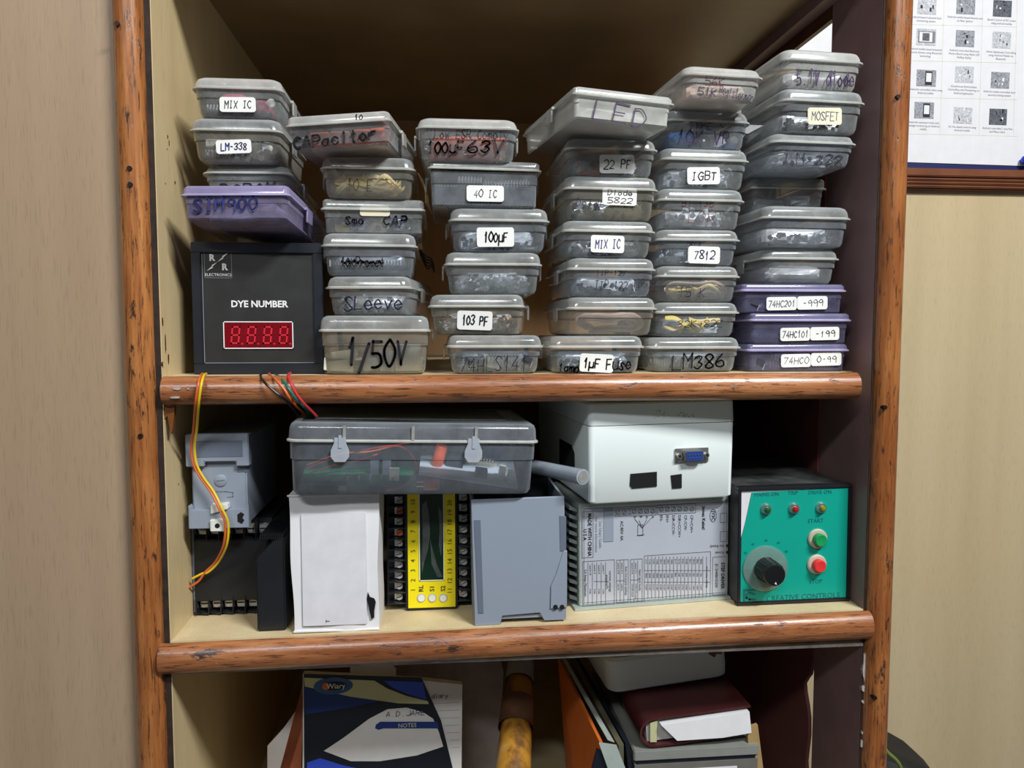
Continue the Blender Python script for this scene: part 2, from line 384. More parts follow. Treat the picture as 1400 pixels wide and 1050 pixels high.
# ================================================================== THE SETTING
XL, XR = -0.2135, 0.3665          # inside faces of the cabinet
S1, S2 = 1.3637, 1.1525           # shelf tops at the left
DEP = 0.56
def shelf2(x): return S2 + (x + .214) * .0099

# wall behind, to the right of the cabinet, and the veneer panel to its left
MB().box(.10, 1.75, .60, .63, 0, 2.8).build('wall_right', 'veneer_right')['kind'] = 'structure'
MB().box(-1.3, -.2395, .004, .03, 0, 2.8).build('wall_left', 'veneer_left')['kind'] = 'structure'

# ------------------------------------------------------------------ the cabinet
cab = thing('cabinet', 'open wooden shelf cabinet with rounded orange-brown edges and tan inside', 'cabinet', (0.07, .28, 0))
def cpart(b, name, mat, **k): return b.build(name, mat, cab, loc=(-.07, -.28, 0), **k)
def halfround(p0, p1, r, out, n=10):
    """half-round moulding between two points, bulging towards -y"""
    p0, p1 = Vector(p0), Vector(p1); ax = (p1 - p0).normalized(); side = ax.cross(Vector((0, -1, 0))).normalized()
    prof = [side * (r * math.cos(math.pi * i / n)) + Vector((0, -1, 0)) * (out * math.sin(math.pi * i / n)) for i in range(n + 1)]
    m = len(prof); vs = [p0 + q for q in prof] + [p1 + q for q in prof]
    return MB().add(vs, [(i, i + 1, m + i + 1, m + i) for i in range(m - 1)] + [(m - 1, 0, m, 2 * m - 1), tuple(range(m))[::-1], tuple(range(m, 2 * m))])
post_l = cpart(halfround((-.2295, 0, .05), (-.2295, 0, 2.1), .0112, .011), 'post', 'post_wood', smooth=True)
post_r = cpart(halfround((.3795, 0, .05), (.3795, 0, 2.1), .0112, .011), 'post', 'post_wood', smooth=True)
rngw = random.Random(3)
def ragged_strip(x0, x1, y0, y1, mat, name, seed, amp):
    rg = random.Random(seed); b = MB(); n = 90; z0, z1 = .8, 1.9
    zs = [z0 + (z1 - z0) * i / n for i in range(n + 1)]
    vs = []
    for z in zs:
        a = rg.uniform(-amp, amp); vs += [(x0 + a, y0 + rg.uniform(0, amp), z), (x1, y0, z), (x1, y1, z), (x0 + a, y1, z)]
    fs = [(i * 4 + j, i * 4 + (j + 1) % 4, i * 4 + 4 + (j + 1) % 4, i * 4 + 4 + j) for i in range(n) for j in range(4)]
    return cpart(b.add(vs, fs + [(3, 2, 1, 0), tuple(n * 4 + j for j in range(4))]), name, mat)
ragged_strip(-.2195, -.2142, -.0015, .006, 'ply_edge', 'board_edge', 1, .0010)
ragged_strip(.3685, .3668, -.001, .006, 'ply_edge', 'board_edge', 2, .0008)
cpart(MB().box(-.2395, -.2135, .0, DEP, .05, 2.1), 'side_panel', 'veneer_inside')
cpart(MB().box(.3665, .3905, .0, .083, .05, 2.1), 'front_stile', 'mauve_paint')
# rear side panel, torn along its front edge in the lowest compartment; open above the boxes
edge = [(1112, 868), (1110.5, 905), (1107, 922), (1103, 927), (1099, 934), (1100, 946), (1103, 964), (1105, 980), (1105, 1005), (1101, 1040), (1103, 1075)]
poly = [(UX(x, y, .3665).y, UX(x, y, .3665).z) for x, y in edge]
poly = [(.0875, 1.60), (.0875, 1.16)] + [(max(.087, a), b) for a, b in poly] + [(.088, .95), (.088, .10), (DEP, .10), (DEP, 1.60)]
vs = [(.3665, a, b) for a, b in poly] + [(.3700, a, b) for a, b in poly]; k = len(poly)
cpart(MB().add(vs, [tuple(range(k)), tuple(range(k, 2 * k))[::-1]] + [(i, k + i, k + (i + 1) % k, (i + 1) % k) for i in range(k)]), 'side_panel', 'maroon_paint')
cpart(MB().box(-.2395, .3905, DEP, DEP + .012, .05, 2.1), 'back_panel', 'back_ply')
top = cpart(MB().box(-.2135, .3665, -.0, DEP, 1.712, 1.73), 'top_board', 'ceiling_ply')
MB().box(.352, .3655, .004, DEP - .002, 1.700, 1.7115).build('edge_strip', 'mauve_paint', top)
MB().box(.3665, .3715, .085, DEP - .002, 1.6885, 1.7115).build('side_rail', 'brown_rail', top)
pl_ = [(XL, 0), (.3535, 0), (.3535, .030), (XR, .030), (XR, DEP), (XL, DEP)]
sh1 = cpart(MB().add([(x, y, z) for z in (1.3425, S1) for x, y in pl_], [(5, 4, 3, 2, 1, 0), (6, 7, 8, 9, 10, 11)] + [(i, (i + 1) % 6, 6 + (i + 1) % 6, 6 + i) for i in range(6)]), 'shelf_board', 'veneer_shelf')
nose1 = cpart(halfround((-.2125, .0, (S1 + 1.3425) / 2), (.3530, .0, (S1 + 1.3425) / 2), .0113, .010), 'nosing', 'nosing_wood', smooth=True)
vs = []
for x in (XL, XR):
    t = shelf2(x); vs += [(x, 0, t - .0235), (x, DEP, t - .0235), (x, DEP, t), (x, 0, t)]
sh2 = cpart(MB().add(vs, [(0, 1, 2, 3), (7, 6, 5, 4), (0, 4, 5, 1), (1, 5, 6, 2), (2, 6, 7, 3), (3, 7, 4, 0)]), 'shelf_board', 'veneer_shelf')
nose2 = cpart(halfround((-.2200, -.004, S2 - .0120), (.3690, -.004, shelf2(.369) - .0120), .0122, .010), 'nosing', 'nosing_wood', smooth=True)
MB().box(-.2135, .366, -.002, .004, S2 - .0262, S2 - .0240).build('underside_lip', 'chipped_white', sh2, rot=(0, -.0099 * 0, 0))
sh3 = cpart(MB().box(-.2135, .3665, .0, DEP, .858, .880), 'shelf_board', 'veneer_shelf')
for px, py, po in ((160, 32, post_l), (177, 230, post_l), (178, 252, post_l), (192, 596, post_l), (1228, 132, post_r), (1210, 557, post_r), (1196, 954, post_r)):
    p = U(px, py, -.0115); b = MB().cyl((p.x, -.0122, p.z), (p.x, -.006, p.z), .0018, n=10); b.build('nail', 'nail_steel', po)
for x0, x1, z0, z1 in ((-.2035, -.1958, 1.3540, 1.3568), (-.1925, -.1900, 1.3545, 1.3558), (-.2060, -.1972, 1.3475, 1.3494)):   # chips of the varnish
    b = MB(); rg = random.Random(int(x0 * -1e5)); n = 9
    pts = [((x0 + x1) / 2 + (x1 - x0) / 2 * math.cos(a) * rg.uniform(.7, 1), (z0 + z1) / 2 + (z1 - z0) / 2 * math.sin(a) * rg.uniform(.6, 1)) for a in [i * 2 * math.pi / n for i in range(n)]]
    b.prism(pts, -.0108, -.004).build('varnish_chip', 'chipped_white', nose1)
# chipped mauve paint beside the lower right post
rg = random.Random(9)
for z, w, h in ((1.1080, .0032, .0165), (1.0880, .0042, .0035), (1.0760, .0030, .0018), (1.0480, .0016, .0014), (1.0380, .0034, .0044)):
    pts = [(.3680 + w * .6 * math.cos(a) * rg.uniform(.5, 1), z + h * math.sin(a) * rg.uniform(.6, 1)) for a in [j * 2 * math.pi / 11 for j in range(11)]]
    cpart(MB().prism(pts, -.0024, .002), 'paint_chip', 'chipped_white')
# stains and worm holes on the inside of the left panel
for px, py, a, c in ((229, 187, .0012, .002), (231, 196, .0009, .003), (228, 204, .0006, .0008), (239, 250, .0014, .0016), (226, 251, .0007, .0008), (222, 440, .0016, .004), (226, 470, .0014, .010), (230, 490, .0016, .005), (222, 498, .001, .003), (244, 662, .0008, .0012)):
    q = UX(px, py, XL); rg = random.Random(px + py)
    pts = [(q.y + a * math.cos(t) * rg.uniform(.5, 1.1), q.z + c * math.sin(t) * rg.uniform(.5, 1.1)) for t in [k * 2 * math.pi / 8 for k in range(8)]]
    vs = [(XL - .0005, y, z) for y, z in pts] + [(XL + .0003, y, z) for y, z in pts]
    cpart(MB().add(vs, [tuple(range(8)), tuple(range(8, 16))[::-1]] + [(k, 8 + k, 8 + (k + 1) % 8, (k + 1) % 8) for k in range(8)]), 'stain', 'brown_rail')
# dried glue below the upper shelf's end
pts = [U(x, y, .004) for x, y in ((221, 556), (232, 555), (241, 552), (240, 566), (238, 585), (236, 593), (234, 584), (231, 568), (225, 572))]
cpart(MB().prism([(max(-.2130, p.x), p.z) for p in pts], .0005, .005), 'glue_drip', 'glue')

# ================================================================== PLASTIC BOXES
def make_box(label, group, w, d, h, pos, yaw=0, pitch=0, roll=0, mat='box_plastic', lidmat=None, square=False, latch='LR', ajar=0, lid_h=.32, name='plastic_box', cat='plastic box'):
    """lidded box; origin at the base centre, front looks towards -y, w and d are the lid's outer size"""
    
    t = thing(name, label, cat, pos, (pitch, roll, yaw), group)
    r = .004 if square else .0085
    zs = h * (1 - lid_h); st = h * (1 - lid_h) * .66
    if square:
        rings = [(w - .007, d - .007, r, 0), (w - .0048, d - .0048, r, .0012), (w - .0040, d - .0040, r, st), (w - .0030, d - .0030, r, st + .0006), (w - .0026, d - .0026, r, zs + .001)]
    else:
        rings = [(w - .0165, d - .0165, r * .7, 0), (w - .0100, d - .0100, r * .85, .0012), (w - .0066, d - .0066, r, .0042), (w - .0046, d - .0046, r, st), (w - .0026, d - .0026, r, st + .0007), (w - .0018, d - .0018, r, zs + .001)]
    loft(rings, True, False).build('body', mat, t, smooth=True)
    f = .0013
    kin = mat.replace('box_plastic', ''); lidmat = lidmat or 'lid_plastic' + (kin if kin in ('_milky', '_lilac', '_violet', '_big') else '_milky' if kin == '_white' else ''); rimmat = 'rim_plastic' + ('_lilac' if kin in ('_lilac', '_violet') else '')
    rim = loft([(w - .0030, d - .0030, r, zs + .0002), (w + f * 2, d + f * 2, r, zs), (w + f * 2, d + f * 2, r, zs + .0012), (w, d, r, zs + .0020)], False, False)
    lr = [(w, d, r, zs + .0020)]
    if square: lr += [(w - .0004, d - .0004, r, h - .0018), (w - .003, d - .003, r, h - .0002), (w - .008, d - .008, r, h), (w - .010, d - .010, r, h - .0005)]
    else: lr += [(w - .0012, d - .0012, r, h - .0048), (w - .0036, d - .0036, r, h - .0018), (w - .0090, d - .0090, r * .8, h - .0002), (w - .016, d - .016, r * .8, h), (w - .018, d - .018, r * .7, h - .0006)]
    lo = loft(lr, False, True).build('lid', lidmat, t, smooth=True)
    rim.build('rim', rimmat, lo, smooth=True)
    if ajar: lo.rotation_euler = (0, ajar, 0); lo.location = (0, 0, .0022)
    for s in latch:
        sg = -1 if s == 'L' else 1; x = sg * (w / 2 + .0006)
        b = MB().box(x - .001, x + .0026 * 1 if sg > 0 else x + .001, -.008, .008, zs - .0002, zs + .0022) if sg > 0 else MB().box(x - .0026, x + .001, -.008, .008, zs - .0002, zs + .0022)
        b.box(min(x + sg * .0012, x + sg * .0028), max(x + sg * .0012, x + sg * .0028), -.007, .007, zs - .010, zs + .001)
        b.build('latch', lidmat, t, loc=(0, -d * .12, 0), bevel=.0003, seg=1)
    t['w'] = w; t['d'] = d; t['h'] = h; t['zs'] = zs; t['st'] = st
    return t

def put(o, holder, loc, rot=(0, 0, 0)):
    """stand a thing inside or on a holder: it stays its own top-level object"""
    m = matrix_of(holder) @ Matrix.LocRotScale(Vector(loc), Matrix.Rotation(rot[2], 3, 'Z') @ Matrix.Rotation(rot[1], 3, 'Y') @ Matrix.Rotation(rot[0], 3, 'X'), Vector((1, 1, 1)))
    o.location = m.to_translation(); o.rotation_euler = m.to_euler(); return o

MESH = {}
def ic_meshes(n):
    if n not in MESH:
        L = n * .00254 / 2; hw = .0062 if n >= 28 else .0033
        body = MB().box(-L / 2, L / 2, -hw, hw, .001, .0045)
        pins = MB()
        for i in range(n // 2):
            x = -L / 2 + L * (i + .5) / (n // 2)
            for s in (-1, 1):
                pins.box(x - .0006, x + .0006, s * (hw + .0006) - .0004, s * (hw + .0006) + .0004, -.0030, .0026)
                pins.box(x - .0006, x + .0006, min(s * (hw - .0002), s * (hw + .0010)), max(s * (hw - .0002), s * (hw + .0010)), .0022, .0027)
        a = body.build('chip', 'chip_black'); p = pins.build('pin_row', 'silver_pin')
        MESH[n] = (a.data, p.data)
        bpy.data.objects.remove(a); bpy.data.objects.remove(p)
    return MESH[n]
def ic(holder, n, loc, rot, label, group):
    a, p = ic_meshes(n)
    o = bpy.data.objects.new('integrated_circuit', a); col.objects.link(o); tag(o, label, 'chip', group)
    c = bpy.data.objects.new('pin_row', p); col.objects.link(c); c.parent = o
    return put(o, holder, loc, rot)
def lump(name, cat, holder, mat, x0, x1, y0, y1, z0, z1, label, group=None, seed=1, rough=.16):
    """a crumpled bag filling part of a box"""
    rg = random.Random(seed); b = MB(); nu, nv = 22, 10; w, d, h = (x1 - x0) / 2, (y1 - y0) / 2, (z1 - z0)
    ph = [rg.uniform(0, 6.28) for _ in range(6)]
    for j in range(nv + 1):
        v = -math.pi / 2 + math.pi * j / nv
        for i in range(nu):
            u = 2 * math.pi * i / nu; cu, su, cv, sv = math.cos(u), math.sin(u), math.cos(v), math.sin(v)
            se = lambda q, e: math.copysign(abs(q) ** e, q)
            k = 1 - rough * .35 * (.5 + .5 * math.sin(3 * u + ph[0] + 2 * sv)) - rough * .55 * rg.random() * abs(cv)
            b.v.append((w * se(cu, .3) * se(cv, .25) * k, d * se(su, .3) * se(cv, .25) * k, h / 2 + h / 2 * se(sv, .6) * (1 - rough * .8 * (.5 + .5 * math.sin(4 * u + ph[2])) * (1 if sv > 0 else 0))))
    for j in range(nv): b.f += [(j * nu + i, j * nu + (i + 1) % nu, (j + 1) * nu + (i + 1) % nu, (j + 1) * nu + i) for i in range(nu)]
    o = b.build(name, mat, smooth=False); tag(o, label, cat, group)
    return put(o, holder, ((x0 + x1) / 2, (y0 + y1) / 2, z0))
def strip(holder, pts, wdir, width, mat, label, group, name='component_tape', cat='tape', thick=.0003):
    o = MB().ribbon(smooth_path(pts, 6), wdir, width, thick).build(name, mat); tag(o, label, cat, group); return put(o, holder, (0, 0, 0))
def capacitor(holder, loc, rot, r, L, label, group):
    o = thing('capacitor', label, 'capacitor', group=group)
    MB().lathe([(r * .9, 0), (r, r * .12), (r, L * .1), (r * .93, L * .13), (r, L * .17), (r, L * .93), (r * .9, L)], 14).build('sleeve', 'cap_orange', o, smooth=True)
    MB().cyl((0, 0, L), (0, 0, L + .0003), r * .78, n=14).build('end_cap', 'silver_pin', o)
    b = MB().cyl((r * .35, 0, -.006), (r * .35, 0, .0005), .0004, n=6).cyl((-r * .35, 0, -.006), (-r * .35, 0, .0005), .0004, n=6); b.build('lead', 'silver_pin', o)
    return put(o, holder, loc, rot)

# pixel rows of each stack, bottom box first:
# key: x0 x1 ytop ybottom front-depth yaw depth material words ...
BOX = {}
def stack(rows, z0, Xshift=0):
    z = z0
    for r in rows:
        Yf = r.get('Y', .022); p0 = U(r['x'][0], (r['y'][0] + r['y'][1]) / 2, Yf); p1 = U(r['x'][1], (r['y'][0] + r['y'][1]) / 2, Yf)
        zt = U((r['x'][0] + r['x'][1]) / 2, r['y'][0], Yf).z
        if 'h' in r: zt = z + r['h']
        yaw = R(r.get('yaw', 0)); d = r.get('d', .112); w = (p1.x - p0.x) / math.cos(yaw) - .0026
        if yaw: w = min(w, (p1.x - p0.x) * 1.0)
        c = Vector(((p0.x + p1.x) / 2 - math.sin(yaw) * d / 2, Yf + math.cos(yaw) * d / 2, z + r.get('lift', 0)))
        t = make_box(r['label'], r['group'], w, d, zt - z - .0002, c, yaw, R(r.get('pitch', 0)), R(r.get('roll', 0)), r.get('mat', 'box_plastic'), square=r.get('sq', False), latch=r.get('latch', 'LR'), ajar=r.get('ajar', 0), lidmat=r.get('lidmat'), lid_h=r.get('lid', .32))
        BOX[r['k']] = t; t['front'] = Yf; write(t, r); fill(t, r); z = zt
def loc_on(t, px, py):
    """pixel on the box's front plane -> the box's own x, z"""
    m = matrix_of(t); n = m.to_3x3() @ Vector((0, -1, 0)); p0 = m @ Vector((0, -t['d'] / 2, 0)); dr = ray(px, py)
    p = CAM + dr * ((p0 - CAM).dot(n) / dr.dot(n)); q = m.inverted() @ p; return q.x, q.z
def write(t, r):
    d = t['d']
    for kind, text, x0, y0, x1, y1, ink, wd, *ro in r.get('w', ()):
        ax, az = loc_on(t, x0, y1); bx_, bz = loc_on(t, x1, y0); rot = R(ro[0]) if ro else 0; seed = int(x0 + y0)
        mid = (az + bz) / 2; inset = (.0014 if bz > t['st'] - .001 else .0023) if mid < t['zs'] else .0004
        if r.get('sq') and mid < t['zs']: inset = .0010
        if r.get('over') and kind == 't': inset = .0012
        if kind[0] == 's':                                   # on a paper sticker
            mt = 'sticker_cream' if kind == 'sc' else 'sticker_white'
            s = plate('sticker', mt, t, ax, bx_, az, bz, -d / 2 + inset - .0001, .0005, .0022, rot)
            ww, hh = bx_ - ax, bz - az
            k = [1.0] if '|' not in text else [.46, .46]
            rows = text.split('|')
            for i, tx in enumerate(rows):
                zc = (0 if len(rows) == 1 else hh * (.22 - .44 * i)); hz = hh * (.5 if len(rows) == 1 else .30)
                ww2 = ww * ro[1] if len(ro) > 1 else ww * .72; xo = ww * ro[2] if len(ro) > 2 else 0
                lettering('lettering', tx, s, xo - ww2 / 2, xo + ww2 / 2, zc - hz / 2, zc + hz / 2, -.0007, ink, wd, seed=seed + i)
        else:
            lettering('lettering', text, t, ax, bx_, az, bz, -d / 2 + inset - .0005, ink, wd, seed=seed, rotz=rot)
def fill(t, r):
    w, d, h, zs, k = t['w'], t['d'], t['h'], t['zs'], r['k']; nm = r['nm']; rg = random.Random(hash(nm) % 1 + len(nm) * 7 + int(r['x'][0]))
    x0, x1, y0, y1 = -w / 2 + .0065, w / 2 - .0065, -d / 2 + .0065, d / 2 - .0065
    for c in r.get('c', ()):
        kind = c[0]
        if kind == 'bag':      # ('bag', material, height fraction)
            lump('parts_bag', 'bag', t, c[1], x0, x1, y0 + (.0125 if any(q[0] == 'cap' for q in r['c']) else .009 if len(r['c']) > 1 else .001), y1, .0016, .0016 + (zs - .002) * max(c[2], .86), 'crumpled ' + {'bag_grey': 'grey', 'bag_dark': 'dark grey', 'bag_silver': 'silvery', 'bag_peach': 'peach-coloured'}[c[1]] + ' bag of parts inside the box ' + nm, seed=int(r['x'][0] + r['y'][0]))
        elif kind == 'bagat':  # ('bagat', material, x0f, x1f, z0f, z1f, what)
            lump('parts_bag', 'bag', t, c[1], x0 + (x1 - x0) * c[2], x0 + (x1 - x0) * c[3], y0, y0 + d * .35, .0016 + (zs - .002) * c[4], .0016 + (zs - .002) * c[5], c[6] + ' inside the box ' + nm, seed=int(r['x'][1] + c[2] * 50), rough=.22)
        elif kind == 'heap':   # ('heap', how many, height fraction, body material)
            b = MB(); mi = []
            for i in range(c[1]):
                n0 = len(b.f); q = Vector((rg.uniform(x0 + .003, x1 - .003), y0 + .0015 + .0085 * rg.random(), .0035 + (zs - .007) * c[2] * rg.random()))
                mx_ = Matrix.Translation(q) @ Matrix.Rotation(rg.uniform(0, 3.1), 4, 'Z') @ Matrix.Rotation(rg.uniform(-.6, .6), 4, 'X') @ Matrix.Rotation(rg.uniform(-.6, .6), 4, 'Y')
                if rg.random() < .5: a = rg.uniform(.0012, .0026); b.box(-a, a, -.0010, .0010, -a * .8, a * .8, mx_); mi += [0] * (len(b.f) - n0)
                else: a = rg.uniform(.002, .0052); b.box(-a, a, -.0002, .0002, -.0002, .0002, mx_); mi += [1] * (len(b.f) - n0)
            o = b.build('loose_components', c[3]); o.data.materials.append(M['silver_pin'])
            for f_, k_ in zip(o.data.polygons, mi): f_.material_index = k_
            tag(o, 'heap of small electronic parts with silvery leads inside the box ' + nm, 'components', None, 'stuff'); put(o, t, (0, 0, 0))
        elif kind == 'ic':     # ('ic', pins, list of (xf, zf, yaw, pitch))
            for xf, zf, a, p in c[2]:
                ic(t, c[1], (x0 + (x1 - x0) * xf, y0 + .0045, .0022 + (zs - .006) * zf), (R(p), 0, R(a)), 'black chip with silver pins inside the box ' + nm, 'chips in the box ' + nm)
        elif kind == 'cap':
            for xf, zf, a, tip in c[1]:
                capacitor(t, (x0 + (x1 - x0) * xf, y0 + .006, .0075 + (zs - .014) * zf), (0, R(90 + tip), R(a)), .0058, .0150, 'orange electrolytic capacitor inside the box ' + nm, 'capacitors in the box ' + nm)
        elif kind == 'tape':   # curled strips of cream tape
            for i in range(c[1]):
                a = x0 + (x1 - x0) * rg.uniform(.05, .5); b = a + (x1 - a) * rg.uniform(.5, .95); y = y0 + rg.uniform(.0005, .010)
                za, zb, zc = [.003 + (zs - .006) * rg.random() for _ in range(3)]
                strip(t, [(a, y, za), (a + (b - a) * .3, y + .004, zb), (a + (b - a) * .7, y + .002, zc), (b, y + .005, za * .6 + zb * .4)], (.1, .55, 1), .0042, rg.choice(['tape_cream', 'tape_cream', 'tape_yellow']), 'cream strip of component tape curled inside the box ' + nm, 'tapes in the box ' + nm)
        elif kind == 'wire':
            for i in range(c[1]):
                q = .0015 * i % .008; zb, zt = .0032 + .0012 * (i % 4), zs - .0030 - .0011 * (i % 5); xa, xb = x0 + .003 + q, x1 - .003 - q * .7; y = y0 + .0025 + .0022 * (i % 4)
                pts = [(xa + .010, y, zb), (xa + .03, y, zb + rg.uniform(0, .002)), (xb - .008, y, zb + .001), (xb, y, (zb + zt) / 2), (xb - .010, y, zt), ((xa + xb) / 2, y, zt - rg.uniform(0, .003)), (xa + .006, y, zt - .001), (xa, y, (zb + zt) / 2), (xa + .008, y, zb + .002)]
                o = MB().tube(smooth_path(pts, 5), .00085, 6).build('hookup_wire', 'wire_pale', smooth=True); tag(o, 'pale brown wire coiled inside the box ' + nm, 'wire', 'wires in the box ' + nm); put(o, t, (0, 0, 0))
        elif kind == 'bit':    # ('bit', material, xf, zf, size, what)
            s = c[4]; o = MB().lathe([(s * .55, 0), (s, s * .15), (s, s * .5), (s * .55, s * .8)], 12, Matrix.Rotation(R(90), 4, 'X')).build('spare_part', c[1], smooth=True)
            tag(o, c[5] + ' inside the box ' + nm, 'part', None); put(o, t, (x0 + (x1 - x0) * c[2], y0 + .002 + s, max(s + .0015, .002 + (zs - .004) * c[3])), (0, 0, R(rg.uniform(-20, 20))))
        elif kind == 'block':  # ('block', material, xf, zf, sx, sz, tilt, what)
            o = MB().box(-c[4] / 2, c[4] / 2, 0, .008, 0, c[5]).build('spare_part', c[1], bevel=.0006); tag(o, c[7] + ' inside the box ' + nm, 'part', None)
            put(o, t, (x0 + (x1 - x0) * c[2], y0 + .001, .002 + (zs - .004) * c[3]), (0, R(c[6]), 0))

def S(text, x0, y0, x1, y1, ink='ink_black', wd=.0007, *ro): return ('s', text, x0, y0, x1, y1, ink, wd) + ro
def SC(text, x0, y0, x1, y1, ink='ink_black', wd=.0007, *ro): return ('sc', text, x0, y0, x1, y1, ink, wd) + ro
def T(text, x0, y0, x1, y1, ink='ink_black', wd=.0009, *ro): return ('t', text, x0, y0, x1, y1, ink, wd) + ro
BAG = ('bag', 'bag_grey', .95); DARK = ('bag', 'bag_dark', .92)
G = ['first stack of boxes, on the meter', 'second stack of boxes', 'third stack of boxes', 'fourth stack of boxes', 'fifth stack of boxes', 'sixth stack of boxes, by the dark side panel']
def row(k, x, y, label, nm, g, **kw): return dict(k=k, x=x, y=y, label=label, nm=nm, group=G[g], **kw)

# ---- the meter under the first stack
mt = thing('panel_meter', 'black square panel meter reading DYE NUMBER with red digit window', 'meter', (-.1468, .03, S1 + .0003))
mb_h = .1075; mw = .0522
loft([(2 * mw, .112, .003, 0)] * 1 + [(2 * mw, .112, .003, 0.0)], False, False)
fr = MB()
fr.box(-mw, mw, 0, .010, 0, .0085).box(-mw, mw, 0, .010, mb_h - .0085, mb_h).box(-mw, -mw + .0075, 0, .010, .0085, mb_h - .0085).box(mw - .0075, mw, 0, .010, .0085, mb_h - .0085)
fr.build('bezel', 'navy_bezel', mt, bevel=.0006)
bx('housing', 'black_plastic', mt, -mw + .006, mw - .006, .010, .120, .006, mb_h - .007, bevel=.001)
face = bx('face_plate', 'black_face', mt, -mw + .0072, mw - .0072, .0022, .010, .0082, mb_h - .0082)
lines('face_border', [(-mw + .0082, .0092, -mw + .0082, mb_h - .010), (-mw + .0082, .0092, mw - .0085, .0092)], .0006, 'print_grey', face, .0020)
def mp(px, py): p = U(px, py, .032); return p.x + .1468, p.z - S1 - .0003
x0, z1 = mp(279, 343); x1, z0 = mp(317, 380)
lines('emblem_border', frame_segs(x0, x1, z0, z1), .0004, 'print_grey', face, .0020)
ew, eh = x1 - x0, z1 - z0
printed('R', face, x0 + ew * .28, z0 + eh * .74, .0072, 'print_white', .0019, bold=.0003, name='emblem_letter'); printed('R', face, x0 + ew * .74, z0 + eh * .40, .0072, 'print_white', .0019, bold=.0003, name='emblem_letter')
for ox, oz in ((.68, .76), (.28, .42)):
    b = MB(); cx, cz = x0 + ew * ox, z0 + eh * oz; s = ew * .2
    b.prism([(cx - s, cz - s * .85), (cx + s * .05, cz + s * .15), (cx - s * .12, cz + s * .22), (cx + s, cz + s * .85), (cx + s * .02, cz - s * .08), (cx + s * .2, cz - s * .18)], .0017, .0021).build('emblem_bolt', 'print_white', face)
printed('ELECTRONICS', face, (x0 + x1) / 2, z0 + eh * .11, .0033, 'print_white', .0019)
x0, z1 = mp(313, 411); x1, z0 = mp(396, 421)
printed('DYE NUMBER', face, (x0 + x1) / 2, (z0 + z1) / 2, .0075, 'print_white', .0019, bold=.00022)
x0, z1 = mp(306, 440); x1, z0 = mp(401, 476)
win = bx('digit_window', 'red_window', mt, x0, x1, .0012, .004, z0, z1)
lines('window_border', frame_segs(x0, x1, z0, z1), .0008, 'print_white', win, .0010)
dw = (x1 - x0) / 4.3
for i in range(4):
    cx = x0 + dw * (i + .72); b = []; hh = (z1 - z0) * .66; w2 = dw * .27; zc = (z0 + z1) / 2; sk = .10
    P_ = lambda x, z: (cx + x + (z) * sk, zc + z)
    for (ax, az, bx_, bz) in ((-w2, hh / 2, w2, hh / 2), (-w2, 0, w2, 0), (-w2, -hh / 2, w2, -hh / 2), (-w2, 0, -w2, hh / 2), (w2, 0, w2, hh / 2), (-w2, -hh / 2, -w2, 0), (w2, -hh / 2, w2, 0)):
        a = P_(ax * .82, az * .92); c = P_(bx_ * .82, bz * .92); b.append((a[0], a[1], c[0], c[1]))
    b.append((cx + w2 * 1.5, zc - hh / 2, cx + w2 * 1.5 + .0002, zc - hh / 2))
    lines('digit', b, .0013, 'segment_red', win, .0009)

# ---- first stack, resting on the meter
mtop = S1 + .0003 + mb_h
stack([row('c1d', (241, 397), (257, 305), 'lilac plastic box marked SIM 900, tipped over the meter edge', 'in lilac plastic on the meter', 0, Y=-.008, yaw=-7, pitch=-7, d=.125, h=.0262, lift=.0062, mat='box_plastic_lilac', sq=True, latch='R',
           w=[T('SIM', 264, 271, 304, 290, 'ink_blue', .0017, 4), T('900', 310, 267, 350, 288, 'ink_blue', .0017, 6)], c=[('bag', 'bag_dark', .55), ('bagat', 'bag_silver', .62, .95, .3, .85, 'shiny crumpled film bag')])], mtop)
stack([row('c1c', (272, 399), (225, 257), 'clear plastic box half hidden behind the lilac box', 'behind the lilac box', 0, Y=.036, yaw=-3, d=.118, pitch=-5, w=[T('DCRAM', 299, 250, 374, 262, 'ink_black', .0016, 3)], c=[DARK], h=.0250)], mtop + .0345)
z = mtop + .0645
stack([
       row('c1b', (256, 386), (160, 225), 'clear plastic box with an LM-338 sticker, second from top of first stack', 'second in the first stack', 0, Y=.026, yaw=-1, latch='R', mat='box_plastic_yellowed', w=[S('LM-338', 295, 191, 343, 209, 'ink_blue', .0009, 3)],
           c=[('bag', 'bag_dark', .6), ('heap', 90, 0.9, 'chip_black'), ('bit', 'white_bit', .92, .55, .0026, 'small white washer'), ('bit', 'white_bit', .80, .15, .0026, 'white ring'), ('bit', 'white_bit', .62, .05, .0024, 'white plastic bit'), ('ic', 16, [(.22, .25, 5, 180)]), ('block', 'white_bit', .17, .55, .012, .006, 0, 'pale plastic piece')]),
       row('c1a', (260, 387), (104, 160), 'clear plastic box with MIX IC sticker and pink bag, top of first stack', 'on top of the first stack', 0, Y=.024, latch='R', mat='box_plastic', lidmat='lid_plastic_milky', w=[S('MIX IC', 300, 133, 349, 152, 'ink_black', .0006, 1)],
           c=[('bagat', 'bag_pink', .2, .62, .45, 1.0, 'pink bag'), ('bagat', 'bag_pink', .55, .9, .2, .8, 'pale pink bag'), ('bagat', 'bag_dark', .12, .6, 0, .3, 'dark foam strip'), ('ic', 16, [(.22, .35, 0, 180)]), ('heap', 40, .3, 'chip_black'), ('bit', 'white_bit', .93, .7, .0035, 'white round part')])], z)

